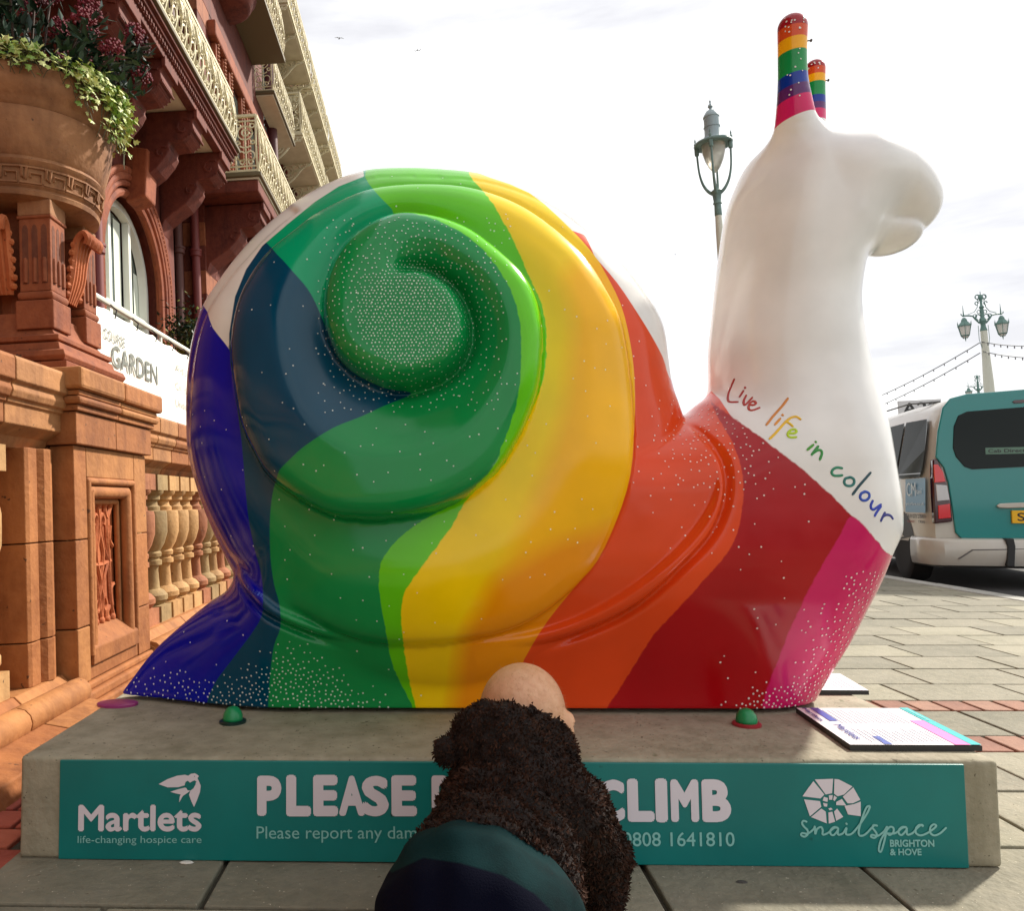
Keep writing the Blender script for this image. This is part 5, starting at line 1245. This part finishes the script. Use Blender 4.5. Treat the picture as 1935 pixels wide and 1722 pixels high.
for i in range(12):
    y = by0+.1+i*.29; k.tube([(XBN+.01, y, bz1-.035+.02*(y-by0)/(by1-by0)), (XBN+.02, y, bz1+.01), (XBN-.02, y, bz1+.05)], .004, 4)
    k.tube([(XBN+.01, y+.1, bz0+.03), (XBN+.03, y+.1, bz0-.005), (XBN-.02, y+.1, bz0-.03)], .004, 4)
tag(k.build('ties', M_BLK, bn), kind='stuff')
MB().tube([(XBN-.02, by0, bz1+.045), (XBN-.02, by1+1, bz1+.07)], .014, 8).build('top_rail', M_SASH, bn, smooth=True)
for y_ in (2.9, 4.5): MB().tube([(XBN-.03, y_, .85), (XBN-.03, y_, bz1+.06)], .014, 8).build('rail_post', M_SASH, bn, smooth=True)
# ---------------- hotel
hotel = thing('hotel', 'red terracotta seafront hotel with cream iron balconies and an arched window', 'building', 'w')
XF = -3.2
TER = MB().box(-9, XB-.32, -40, 60, -4, .3).build('terrace', M_BUFF[2], hotel)
def arch_wall(y0, y1, z0, z1, yc, hw, zs, x0, x1, m, name, rise=1.):
    """wall slab with a round-headed opening"""
    k = MB(); k.box(x0, x1, y0, yc-hw, z0, z1); k.box(x0, x1, yc+hw, y1, z0, z1); n = 20; vs = []; fs = []
    for i in range(n+1):
        a = math.pi*i/n; y = yc-hw*math.cos(a); z = zs+hw*rise*math.sin(a)
        for x in (x0, x1): vs += [(x, y, z), (x, y, z1)]
    for i in range(n):
        b_ = 4*i; fs += [(b_+2, b_+6, b_+7, b_+3), (b_, b_+1, b_+5, b_+4), (b_, b_+4, b_+6, b_+2)]
    k.add(vs, fs); return k.build(name, m, hotel)
WC, WHW, WS = 6.67, .80, 3.28
MB().box(XF-.5, XF, -8, 2.2, .3, 16).build('wall', M_RED2, hotel); MB().box(XF, -2.3, -8, 1.5, 5.05, 5.28).build('balcony_slab', M_RED, hotel)  # hotel run on unseen behind the camera, added to block sky light there
arch_wall(2.2, 8.15, .3, 5.0, WC, WHW+.10, WS, XF-.5, XF, M_RED, 'wall', 1.02)
def archivolt(r, rt, x, m, name, flat=1.):
    P = [(x, WC-r, 1.6)]+[(x, WC-r*math.cos(a), WS+r*1.02*math.sin(a)) for a in np.linspace(0, math.pi, 28)]+[(x, WC+r, 1.6)]
    MB().tube(P, rt, 8).build(name, m, hotel, smooth=True)
M_ARCH = terra('arch_terracotta', (144, 72, 37))
for r, rt, x in ((.86, .05, XF+.0), (.95, .035, XF+.03), (1.02, .05, XF+.03), (1.10, .03, XF+.05)): archivolt(r, rt, x, M_ARCH, 'arch_moulding')
k = MB()
for i in range(64):
    a = math.pi*(i+.5)/64; k.sphere((XF+.06, WC-1.065*math.cos(a), WS+1.09*math.sin(a)), .022, 5, 4)
for i in range(40):
    for s_ in (-1, 1): k.sphere((XF+.06, WC+s_*1.065, 1.7+i*.04), .022, 5, 4)
tag(k.build('bead_moulding', M_ARCH, hotel), kind='stuff')
# keystone
MB().prism([(XF, 4.05), (XF+.22, 4.1), (XF+.26, 4.62), (XF, 4.68)], 1, WC-.16, WC+.16).build('keystone', M_ARCH, hotel, bevel=.02)
# sash window
win = MB().box(XF-.24, XF-.16, WC-WHW, WC+WHW, 1.55, 1.62).build('window', M_SASH, hotel)
def wbar(P, r, d=.04):
    MB().tube(P, r, 4).build('sash_bar', M_SASH, win)
XW = XF-.17
wbar([(XW, WC-WHW+.03, 1.6)]+[(XW, WC-(WHW-.03)*math.cos(a), WS+(WHW-.03)*1.02*math.sin(a)) for a in np.linspace(0, math.pi, 24)]+[(XW, WC+WHW-.03, 1.6)], .062)
for dy in (-.28, .28): wbar([(XW, WC+dy, 1.6), (XW, WC+dy, WS+.74*math.sqrt(1-(dy/.77)**2))], .05)
wbar([(XW, WC-WHW, 2.92), (XW, WC+WHW, 2.92)], .055); wbar([(XW+.01, WC-WHW, 2.80), (XW+.01, WC+WHW, 2.80)], .03)
for a, b_ in ((-.75, -.34), (-.22, .22), (.34, .75)):
    m0 = (a+b_)/2; top = WS+.74*math.sqrt(max(0, 1-(max(abs(a), abs(b_))/.78)**2))
    MB().prism([(WC+a, 3.0), (WC+b_, 3.0), (WC+b_, max(3.1, WS+.72*math.sqrt(max(0, 1-(b_/.78)**2)))), (WC+m0, WS+.72*math.sqrt(max(0, 1-(m0/.78)**2))), (WC+a, max(3.1, WS+.72*math.sqrt(max(0, 1-(a/.78)**2))))], 0, XW-.06, XW-.05).build('pane', M_PANE, win)
    MB().box(XW-.06, XW-.05, WC+a, WC+b_, 1.6, 2.78).build('pane', M_PANE, win)
    for y0, y1 in ((a+.24, b_-.01), ):
        MB().box(XW-.047, XW-.044, WC+y0, WC+y1, 2.98, WS+.70*math.sqrt(max(.05, 1-(max(abs(y0), abs(y1))/.78)**2))).build('curtain', M_CURT, win)
        MB().box(XW-.03, XW-.01, WC+a+.03, WC+a+.07, 1.6, 2.78).build('sash_stile', M_SASH, win); MB().box(XW-.03, XW-.01, WC+b_-.07, WC+b_-.03, 1.6, 2.78).build('sash_stile', M_SASH, win); MB().box(XW-.03, XW-.01, WC+a+.07, WC+b_-.07, 2.70, 2.78).build('sash_stile', M_SASH, win)
MB().box(XF-.5, XF-.42, WC-1.2, WC+1.2, .3, 4.7).build('room_back', mat('room_dark', (.02, .022, .02), .9), hotel)
def pipe(x, y, z0, z1, r, m=M_PIPE):
    pts = [(r, z0)]
    z = z0+.9
    prof = [(r, z0)]
    while z < z1-.2: prof += [(r, z), (r*1.35, z+.01), (r*1.35, z+.07), (r*1.5, z+.075), (r*1.5, z+.10), (r, z+.11)]; z += 1.35
    prof.append((r, z1)); MB().lathe(prof, 12, (x, y, 0)).build('downpipe', m, hotel, smooth=True)
pipe(XF+.10, 5.28, 1.2, 4.7, .062); pipe(XF+.10, 5.50, .9, 4.7, .055)
# wall above, recess and second bay
MB().box(XF-.5, XF, 2.2, 8.15, 5.0, 16).build('wall', M_DARKB, hotel)
MB().box(-4.6, -4.5, 8.0, 9.2, .3, 16).build('wall', M_DARKB, hotel); MB().box(-4.6, XF, 8.10, 8.15, .3, 16).build('wall', M_DARKB, hotel)
X2 = -3.05
bay_y0, bay_y1 = 9.0, 13.6
bayw = MB().box(-5, X2, bay_y0, bay_y1, .3, 16).build('bay_wall', M_RED2, hotel)
z = 2.0; i = 0
while z < 13:                       # alternating stone quoins on the corner, each a block
    h = .34; w = .62 if i % 2 else .95
    MB().box(X2-.3, X2+.008, bay_y0-.008, bay_y0+w, z, z+h-.008).build('quoin', M_BAND if i % 2 else M_RED, hotel, bevel=.006); z += h; i += 1
pipe(-3.36, 8.78, .6, 16, .07, mat('pipe_dark', lin(86, 44, 36), .6)); pipe(-3.16, 8.93, .6, 5., .06)
# brick courses on the flank face of the bay
# consoles under the balconies
def console(y, xw, xf, zt, w, m=None, nm='corbel'):
    m = m or M_RED; L = xf-xw
    P = [(xw, zt), (xf, zt), (xf, zt-.10), (xf-.03, zt-.12), (xf-.02, zt-.20), (xf-.06, zt-.28), (xf-.14, zt-.33), (xw+L*.62, zt-.34), (xw+L*.60, zt-.38), (xw+L*.62, zt-.42), (xw+L*.56, zt-.50), (xw+L*.42, zt-.62), (xw+L*.22, zt-.72), (xw+.06, zt-.80), (xw, zt-.95)]
    c = MB().prism(P, 1, y-w/2, y+w/2).build(nm, m, hotel, bevel=.012)
    k = MB()
    for s_ in (-1, 1):
        Y = y+s_*(w/2+.004)
        def sp(cx, cz, R, t): return [(cx+R*(1-.13*j)*math.cos(j*.75+t), Y, cz+R*(1-.13*j)*math.sin(j*.75+t)) for j in range(8)]
        k.tube(sp(xf-.13, zt-.20, .115, .8), .016, 5); k.tube(sp(xw+L*.50, zt-.46, .085, .8), .013, 5)
    for j in range(4): k.tube([(xf-.02-.035*j, y-w/2-.01, zt-.235-.025*j), (xf-.02-.035*j, y+w/2+.01, zt-.235-.025*j)], .014, 5)
    tag(k.build('scroll', m, c, smooth=True), kind='stuff')
    MB().box(xf-.012, xf+.03, y-w/2-.02, y+w/2+.02, zt-.10, zt-.002).build('corbel_cap', m, c, bevel=.008)
for y in (2.68, 3.70, 4.72, 5.73, 6.75, 7.78): console(y, XF, -2.44, 5.05, .34)
# first balcony: coffered soffit, mouldings, gutter, iron front
MB().box(XF, -2.44, 1.5, 8.0, 5.055, 5.09).build('soffit', M_SOFF, hotel)
for x0, x1, z0, z1, m in ((-2.52, -2.42, 5.03, 5.10, M_RED), (-2.5, -2.40, 5.102, 5.15, M_RED), (-2.5, -2.365, 5.152, 5.19, M_RED), (XF, -2.33, 5.192, 5.23, M_RED), (XF, -2.30, 5.232, 5.28, M_OLIVE)):
    MB().box(x0, x1, 1.5, 8.04+(x1+2.42)*.5, z0, z1).build('cornice', m, hotel, bevel=.008)
k = MB()
for i in range(110): k.box(-2.40, -2.385, 1.5+i*.06, 1.53+i*.06, 5.105, 5.145)
tag(k.build('dentils', M_RED, hotel), kind='stuff')
def lace(k, O, U, L, H, n, r=.011, bulge=0.):
    """ornamental cast iron panel: O lower start, U unit direction (x,y), L length, H height"""
    U = np.array([U[0], U[1], 0.]); N_ = np.array([U[1], -U[0], 0.]); O = np.array(O, float); w = L/n
    def P(u, v): b_ = bulge*math.sin(min(1, max(0, v/H))*math.pi)**1.0*(1.0 if v/H < .5 else .7); return tuple(O+U*u+np.array([0, 0, v])+N_*b_)
    def bar(a, b_, rr=r):
        q = [P(a[0]+(b_[0]-a[0])*t, a[1]+(b_[1]-a[1])*t) for t in (np.linspace(0, 1, 5) if bulge else (0, 1))]; k.tube(q, rr, 4)
    bar((0, H), (L, H), r*2); bar((0, .02), (L, .02), r*1.6); bar((0, H*.90), (L, H*.90), r); bar((0, H*.10), (L, H*.10), r)
    def ring(u, v, R, sz=1., a0=0, a1=6.2832, m=12):
        full = a1-a0 > 6.2; k.tube([P(u+R*math.cos(a0+(a1-a0)*i/m), v+R*sz*math.sin(a0+(a1-a0)*i/m)) for i in range(m if full else m+1)], r, 3, full)
    for i in range(n):
        c = (i+.5)*w; bar((i*w, 0), (i*w, H), r*1.2); bar((c, .02), (c, H*.9), r)
        ring(c-w*.02, H*.68, w*.36, 1.0); ring(c, H*.68, w*.17); ring(c-w*.22, H*.27, w*.2, 1, .6, 5.6); ring(c+w*.22, H*.27, w*.2, 1, -2.4, 2.6)
        ring(c, H*.45, w*.26, .5, 3.3, 6.1, 6); ring(c-w*.2, H*.17, w*.1); ring(c+w*.2, H*.17, w*.1)
        for s_ in (-1, 1): ring(c+s_*w*.33, H*.81, w*.11); ring(c+s_*w*.36, H*.5, w*.10)
    bar((L, 0), (L, H), r*1.2)
def railing(segs, H, n_per_m, nm='railing', r=.011, bulge=.06):
    k = MB()
    for O, E in segs:
        O = np.array(O); E = np.array(E); d = E-O; L = np.linalg.norm(d[:2]); lace(k, O, d[:2]/L, L, H, max(1, round(L*n_per_m)), r, bulge)
    return k.build(nm, M_CREAM, hotel)
railing([((-2.36, 2.4, 5.285), (-2.36, 7.98, 5.285)), ((-2.36, 7.98, 5.285), (-3.15, 7.98, 5.285))], .66, 3.4, r=.0125)
# second balcony on the bay
def balcony(y0, y1, xw, xf, z, H, iron, n_per_m=3.2, brk=None, slab=M_OLIVE, r=.011):
    MB().box(xw, xf, y0, y1, z, z+.06).build('balcony_slab', slab, hotel, bevel=.01); MB().box(xw, xf-.04, y0+.04, y1-.04, z-.03, z-.002).build('soffit', M_SOFF, hotel)
    railing([((xw, y0+.03, z+.06), (xf-.05, y0+.03, z+.06)), ((xf-.05, y0+.03, z+.06), (xf-.05, y1-.03, z+.06))], H, n_per_m, r=r)
balcony(8.62, 12.6, X2, -2.15, 5.16, .78, True, 3.6, r=.013)
MB().box(X2, -2.2, 8.66, 12.5, 4.96, 5.125).build('cornice', M_RED, hotel, bevel=.02); console(9.25, X2, -2.24, 4.95, .42); console(10.6, X2, -2.24, 4.95, .42); console(12.0, X2, -2.24, 4.95, .42)
# carved window jambs on the bay above
for y, w in ((9.75, .16), (10.15, .10), (10.55, .16), (11.35, .14), (11.75, .16), (12.6, .12), (13.1, .18)):
    MB().box(X2+.002, X2+.09, y-w/2, y+w/2, 5.05, 7.7).build('jamb', M_ARCH, hotel, bevel=.02)
    k = MB()
    for i in range(44): k.sphere((X2+.095, y, 5.1+i*.06), .034, 5, 4, 1, 1.2, .9)
    tag(k.build('carved_beads', M_BAND, hotel), kind='stuff')
for y0, y1 in ((10.2, 10.5), (10.65, 11.28), (11.85, 12.5)):
    MB().box(X2+.003, X2+.02, y0, y1, 5.1, 7.6).build('window', M_PANE, hotel); MB().box(X2+.02, X2+.05, y0, y0+.05, 5.1, 7.6).build('sash_bar', M_BUFF[3], hotel)
MB().box(X2, X2+.14, 9.5, 13.3, 7.7, 7.95).build('window_head', M_ARCH, hotel, bevel=.03)
# bowed balcony higher up on the bay and the next one beyond
k = MB().lathe([(.0001, 8.75), (.40, 8.77), (.46, 8.82), (.50, 8.90), (.55, 8.96), (.55, 9.04)], 24, (X2-.02, 10.6, 0)); k.build('bowed_corbel', M_RED, hotel, smooth=True)
MB().box(X2, -2.42, 9.6, 12.7, 9.05, 9.14).build('balcony_slab', M_OLIVE, hotel, bevel=.01); railing([((X2, 9.63, 9.14), (-2.45, 9.63, 9.14)), ((-2.45, 9.63, 9.14), (-2.45, 12.6, 9.14))], .8, 3.4)
balcony(12.9, 15.2, X2, -2.68, 8.6, .8, True, 3.2)
pipe(-3.02, 14.3, 1., 20, .11, mat('pipe_dark2', lin(82, 34, 36), .6))
# far wing with iron brackets
X3 = -3.45
MB().box(-8, X3, 13.6, 26, -3, 15).build('far_wing_wall', M_DARKB, hotel)
for y in np.arange(14.6, 25, 1.45):
    for dy in (0, .28): 
        k = MB()
        k.box(X3, X3+.10, y+dy-.07, y+dy+.07, 1, 15)
        for i in range(62): k.sphere((X3+.11, y+dy, 5+i*.16), .05, 5, 4, 1, 1, 1.3)
        k.build('carved_pilaster', M_RED, hotel)
    MB().box(X3+.002, X3+.03, y+.42, y+1.25, 4, 14.8).build('window_strip', M_PANE, hotel)
def bracket(y, xw, xf, z, sz=.55):
    k = MB(); L = xf-xw
    k.tube([(xf, y, z), (xw, y, z)], .022, 4); k.tube([(xw, y, z), (xw, y, z-sz*1.1)], .022, 4)
    P = catmull([(xf, y, z-.04), (xw+L*.72, y, z-sz*.22), (xw+L*.45, y, z-sz*.6), (xw+L*.12, y, z-sz*.92), (xw, y, z-sz*1.1)], 4).tolist()
    k.tube(P, .022, 4)
    for u, v, R in ((.26, .32, .21), (.26, .32, .12), (.52, .22, .11), (.70, .13, .08), (.90, .08, .06), (.12, .70, .09)): k.ring((xw+L*u, y, z-sz*v), R*sz*1.25, .017, 'y', 12, 3)
    for t in range(5): k.tube([(xw+L*.3, y, z-sz*.35), (xw+L*(.45+.1*t), y, z-sz*(.42-.075*t))], .014, 3)
    k.add([(xw+L*.04, y, z-.04), (xw+L*.66, y, z-.04), (xw+L*.42, y, z-sz*.5), (xw+L*.1, y, z-sz*.86)], [(0, 1, 2, 3)]) if False else None
    return k.build('iron_bracket', M_CREAM, hotel)
for y0, y1, z in ((16.0, 20.3, 9.25), (20.7, 25., 9.25), (14.6, 17.9, 11.5), (18.15, 21.35, 11.5), (21.6, 25.2, 11.5)):
    xf = -2.62
    balcony(y0, y1, X3, xf, z, .95, True, 2.6, slab=M_CREAM, r=.014)
    y = y0+.06
    while y < y1+.02: bracket(y, X3, xf-.02, z-.03, .62); y += (y1-y0-.12)/3
# small shrubs on the terrace beside the window
for i, (px, py) in enumerate(((348, 618), (355, 640))):
    p = un(px, py, 0, -2.2, True); sh = thing('terrace_shrub', ['dark twiggy shrub on the terrace behind the banner', 'low yellow green shrub on the terrace behind the banner'][i], 'shrub', 'w', (p[0], p[1], .3)); k = MB()
    for j in range(500):
        q = Vector((rl.gauss(0, .09), rl.gauss(0, .09), p[2]-.3-.15+abs(rl.gauss(0, .14)))); leaf(k, q, Vector((rl.gauss(0, 1), rl.gauss(0, 1), rl.gauss(.3, .6))), Vector((0, 0, 1)), .05, .014)
    tag(k.build('foliage', [M_LEAF[1], mat('leaf_yellowgreen', lin(110, 120, 40), .5)][i], sh), kind='stuff'); k = MB(); k.tube([(0, 0, 0), (.01, 0, p[2]-.35)], .012, 5); k.build('stem', mat('stem', (.05, .03, .02), .8), sh)
# ================================================================ toddler crawling up to the plinth (pavement frame)
child = thing('person', 'toddler in a brown fleece bear jacket and dark trousers crawling up to the plinth', 'person', 'p')
def cp(px, py, y): return un(px, py, 1, y)
HC = cp(987, 1342, -.19)
AX = np.array([.26, 1., 0]); AX /= np.linalg.norm(AX); SD = np.array([AX[1], -AX[0], 0])       # body axis (hips to head) and its right-hand side
NECK = HC-AX*.075+np.array([0, 0, -.035])
CHEST = HC-AX*.15+np.array([0.0, 0, -.10]); 
HIP = cp(905, 1640, -.60); HIP[2] = .20
WAI = (CHEST*.42+HIP*.58); WAI[2] = .185
R_SH = CHEST+SD*.092+np.array([0, 0, -.01]); L_SH = CHEST-SD*.060+np.array([0, 0, -.035])
R_EL = cp(1135, 1610, -.26); R_EL[2] = .13; R_HA = np.array([R_EL[0]+.012, R_EL[1]+.05, .035])
L_EL = L_SH-SD*.04+AX*.06+np.array([0, 0, -.10]); L_HA = np.array([L_EL[0]+.0, L_EL[1]+.05, .035])
R_KN = np.array([HIP[0]+.085, HIP[1]+.05, .045]); L_KN = np.array([HIP[0]-.10, HIP[1]+.03, .045])
R_FT = R_KN+np.array([.02, -.20, -.008]); L_FT = L_KN+np.array([-.02, -.20, -.008])
def ell(P, c, r, ax=None):
    q = P-np.array(c)
    if ax is not None: q = np.stack([q@SD, q@AX, q[:, 2]], 1)
    q = q/np.array(r); n = np.linalg.norm(q, axis=1); return (n-1)*min(r)
def F_head(P):
    f = ell(P, HC, (.0765, .092, .083), 1)
    f = smin(f, ell(P, HC+AX*.03+np.array([0, 0, -.028]), (.062, .066, .058), 1), .03)
    for s in (-1, 1):
        c = HC+SD*s*.078-AX*.002+np.array([0, 0, -.028])
        e = np.maximum(ell(P, c, (.020, .022, .032), 1), -ell(P, c+SD*s*.015+AX*.006, (.010, .014, .020), 1)); f = smin(f, e, .006)
    f = smin(f, ell(P, HC+AX*.095+np.array([0, 0, -.03]), (.012, .013, .012), 1), .012)     # nose
    f = np.maximum(f, -ell(P, HC+AX*.088+np.array([0, 0, -.056]), (.020, .010, .003), 1))    # mouth
    for s in (-1, 1):
        f = np.maximum(f, -ell(P, HC+AX*.086+SD*s*.030+np.array([0, 0, -.008]), (.012, .008, .007), 1)); f = smin(f, ell(P, HC+AX*.076+SD*s*.030+np.array([0, 0, -.008]), (.010, .010, .009), 1), .003)
    return smin(f, rcone(P, HC-AX*.03+np.array([0, 0, -.05]), NECK-AX*.03+np.array([0, 0, -.02]), .040, .045), .03)
def F_hand(P, w, d, s):
    f = ell(P, w+d*.03, (.022, .026, .012))
    for i in range(4):
        b = w+d*.045+np.array([(-.017+.0113*i), 0, .002]); L = (.024, .030, .031, .026)[i]
        m = b+d*L*.55+np.array([(-.003+.002*i), 0, .004]); t = b+d*L+np.array([(-.005+.0034*i), 0, -.006]); f = np.minimum(f, smin(rcone(P, b, m, .0062, .0058), rcone(P, m, t, .0058, .005), .003))
    b = w+d*.018+np.array([-s*.018, 0, .0]); m = b+np.array([-s*.014, .012, .002]); t = m+np.array([-s*.004, .014, -.005]); f = smin(f, np.minimum(rcone(P, b, m, .0075, .0065), rcone(P, m, t, .0065, .0055)), .004); return f
FW = np.array([0, 1., 0])
def F_body(P):
    """whole figure, a little inside the clothes"""
    f = F_head(P)
    f = smin(f, rcone(P, NECK, CHEST, .04, .068), .03); f = smin(f, rcone(P, CHEST, WAI, .075, .078), .03); f = smin(f, rcone(P, WAI, HIP, .08, .085), .03)
    for sh, el, ha, s in ((R_SH, R_EL, R_HA, 1), (L_SH, L_EL, L_HA, -1)):
        f = smin(f, rcone(P, sh, el, .030, .024), .02); w = ha+np.array([0, -.005, -.015]); f = smin(f, rcone(P, el, w, .024, .018), .01); f = smin(f, F_hand(P, w, FW, s), .006)
    for hp, kn, ft in ((HIP+SD*.05, R_KN, R_FT), (HIP-SD*.05, L_KN, L_FT)):
        f = smin(f, rcone(P, hp, kn, .058, .036), .02); f = smin(f, rcone(P, kn, ft, .034, .022), .01); f = smin(f, rcone(P, ft, ft+np.array([0, -.055, -.008]), .020, .016), .01)
    return f
lo = np.min([HC, HIP, L_FT, R_FT, L_HA, R_HA], 0)-.17; hi = np.max([HC, HIP, R_HA, L_HA, R_FT], 0)+.17; lo[2] = -.0
P_, F_, N_ = surfnet(F_body, lo, hi, .010, 1, 3)
M_SKIN = mat('skin', lin(214, 164, 126), .48, noise=((14, lin(190, 134, 98), .6), (60, lin(226, 184, 148), .4)), bump=(220, .1))
MATS['skin'].node_tree.nodes['Principled BSDF'].inputs['Subsurface Weight'].default_value = .08
me = np_mesh('body', P_, F_, N_); me.materials.append(M_SKIN); link('body', me, child)
def F_jacket(P):
    f = smin(rcone(P, CHEST+np.array([0, 0, -.01]), WAI, .096, .112), rcone(P, WAI, WAI*.5+HIP*.5+np.array([0, 0, .0]), .115, .118), .03)
    for sh, el, ha in ((R_SH, R_EL, R_HA), (L_SH, L_EL, L_HA)):
        f = smin(f, rcone(P, sh, el, .062, .046), .035); f = smin(f, rcone(P, el, ha+np.array([0, -.01, .01]), .046, .036), .015)
    # collar and the hood slumped behind the head
    hd = cp(938, 1408, -.32)
    f = smin(f, ell(P, hd, (.078, .06, .070), 1), .02)
    f = smin(f, ell(P, cp(985, 1468, -.28), (.098, .075, .062), 1), .03)
    ring = np.abs(ell(P, HC-AX*.05+np.array([0, 0, -.045]), (.086, .085, .07), 1))-.012; ring = np.maximum(ring, ((P-HC)@AX)+.03+(P[:, 2]-HC[2])*.8+((P-HC)@SD)*.55)
    f = smin(f, ring, .02)
    f = np.maximum(f, -ell(P, HC+AX*.0+np.array([0, 0, .0]), (.083, .098, .088), 1))
    # fold lines across the back
    t = (P-CHEST)@AX; f = f+.007*np.sin(t*80+P[:, 0]*22)*sstep(-.02, -.10, t)+.003*np.sin(P[:, 0]*130+np.sin(P[:, 2]*90)*2)*np.sin(P[:, 2]*120+P[:, 1]*70)
    cut = (P-(WAI*.62+HIP*.38))@AX          # hem
    f = np.maximum(f, -(cut+.035+.35*(P[:, 2]-.25)))
    e = ell(P, cp(846, 1420, -.335), (.023, .016, .024)); f = smin(f, e, .008)
    e = ell(P, cp(1058, 1475, -.27), (.022, .016, .024)); f = smin(f, e, .008)
    return f
PJ, FJ, NJ = surfnet(F_jacket, lo-np.array([.03, .03, 0]), hi+np.array([.05, .05, .0]), .009, 1, 3)
M_FLEE = mat('fleece', lin(34, 19, 12), .95, noise=(50, lin(14, 8, 6), .8), bump=(160, .8))
me = np_mesh('jacket', PJ, FJ, NJ); me.materials.append(M_FLEE); jk = link('jacket', me, child)
# fleece pile: short curled tufts
fcen = PJ[FJ].mean(1); fn_ = NJ[FJ].mean(1); rg = np.random.default_rng(4); sel = rg.choice(len(FJ), min(len(FJ), 60000), replace=False)
vis = fcen[sel]; nn = fn_[sel]; n_s = len(sel)
low = np.stack([np.sin(vis[:, 0]*46+vis[:, 2]*30), np.cos(vis[:, 1]*41+vis[:, 0]*25), np.sin(vis[:, 2]*52+vis[:, 1]*33)], 1)
dirs = nn*.9+low*.55+rg.normal(0, .35, (n_s, 3))+np.array([0, -.15, -.25]); dirs /= np.linalg.norm(dirs, axis=1)[:, None]
L = rg.uniform(.0035, .0075, n_s)[:, None]; side = np.cross(dirs, rg.normal(0, 1, (n_s, 3))); side /= np.linalg.norm(side, axis=1)[:, None]+1e-9
base = vis+rg.normal(0, .0015, (n_s, 3)); W = rg.uniform(.0011, .0020, n_s)[:, None]
curl = np.cross(dirs, side)*L*.75
V5 = np.stack([base-side*W, base+side*W, base+dirs*L*.6+side*W*.8+curl*.4, base+dirs*L*.6-side*W*.8+curl*.4, base+dirs*L+curl], 1).reshape(-1, 3)
q = np.arange(n_s)[:, None]*5
tri = np.concatenate([q+np.array([[0, 1, 2]]), q+np.array([[0, 2, 3]]), q+np.array([[3, 2, 4]])])
me = np_mesh('fleece_pile', V5, tri); me.materials.append(mat('fleece_tuft', lin(64, 41, 30), .85, spec=.15, noise=(34, lin(18, 11, 8), .9))); tag(link('fleece_pile', me, jk), kind='stuff')
def F_trous(P):
    f = smin(rcone(P, HIP+np.array([0, .02, .0]), WAI*.55+HIP*.45, .110, .108), ell(P, HIP+np.array([-.004, -.03, .0]), (.126, .10, .108)), .03)
    for hp, kn, ft in ((HIP+SD*.06, R_KN, R_FT), (HIP-SD*.06, L_KN, L_FT)):
        f = smin(f, rcone(P, hp, kn, .070, .05), .03); f = smin(f, rcone(P, kn, ft, .05, .036), .02)
    w = np.sin(P[:, 0]*60+P[:, 2]*45+2*np.sin(P[:, 1]*30))*np.sin(P[:, 1]*38-P[:, 0]*30); f = f+.003*w
    a = (P-HIP)@SD; f = f+.0045*np.sin(a*30+P[:, 1]*34+1.5*np.sin(P[:, 2]*26))*sstep(.03, .1, P[:, 2]-HIP[2])
    return f
PTq, FT_, NT_ = surfnet(F_trous, lo-np.array([.05, .08, 0]), hi, .010, 1, 3)
M_TRO = mat('trouser_teal', lin(9, 40, 42), .9, spec=.1, noise=((9, lin(3, 13, 16), .85), (40, lin(16, 44, 46), .3)), bump=(420, .12))
_b = M_TRO.node_tree.nodes['Principled BSDF']; _src = _b.inputs['Base Color'].links[0].from_socket; _mx = M_TRO.node_tree.nodes.new('ShaderNodeMixRGB'); _at = M_TRO.node_tree.nodes.new('ShaderNodeAttribute'); _at.attribute_name = 'navy'
_mr = M_TRO.node_tree.nodes.new('ShaderNodeMapRange'); _mr.inputs[1].default_value = -2; _mr.inputs[2].default_value = 2; _mx.inputs[2].default_value = (*lin(2, 4, 22), 1)
for _a, _c in ((_at.outputs['Fac'], _mr.inputs[0]), (_mr.outputs[0], _mx.inputs[0]), (_src, _mx.inputs[1]), (_mx.outputs[0], _b.inputs['Base Color'])): M_TRO.node_tree.links.new(_a, _c)
nav = seg_dist(pj(PTq), np.array([(600, 2200), (600, 1500), (740, 1650), (800, 1622), (870, 1632), (950, 1655), (1010, 1690), (1050, 1730), (1070, 2200)], float))
me = np_mesh('trousers', PTq, FT_, NT_, {'navy': nav}); me.materials.append(M_TRO); tr = link('trousers', me, child)
# downy hair: a thin pale cap of short strands
rg2 = np.random.default_rng(8); n_h = 2600; u = rg2.normal(0, 1, (n_h, 3)); u /= np.linalg.norm(u, axis=1)[:, None]; u = u[(u[:, 2] > -.25) & (u[:, 1] < .75)]
hp = HC+np.outer(u[:, 0]*.0768, SD)+np.outer(u[:, 1]*.0925, AX)+np.outer(u[:, 2]*.0835, [0, 0, 1]); hd_ = u*.35+np.array([.2, -.3, -.5])+rg2.normal(0, .25, u.shape); hd_ /= np.linalg.norm(hd_, axis=1)[:, None]
sd_ = np.cross(hd_, u); sd_ /= np.linalg.norm(sd_, axis=1)[:, None]+1e-9; Lh = rg2.uniform(.006, .012, len(u))[:, None]
Vh = np.stack([hp-sd_*.00022, hp+sd_*.00022, hp+hd_*Lh+u*.0012], 1).reshape(-1, 3); th_ = np.arange(len(u))[:, None]*3+np.array([[0, 1, 2]])
me = np_mesh('hair', Vh, th_); me.materials.append(mat('baby_hair', lin(176, 132, 88), .6)); tag(link('hair', me, child), kind='stuff')
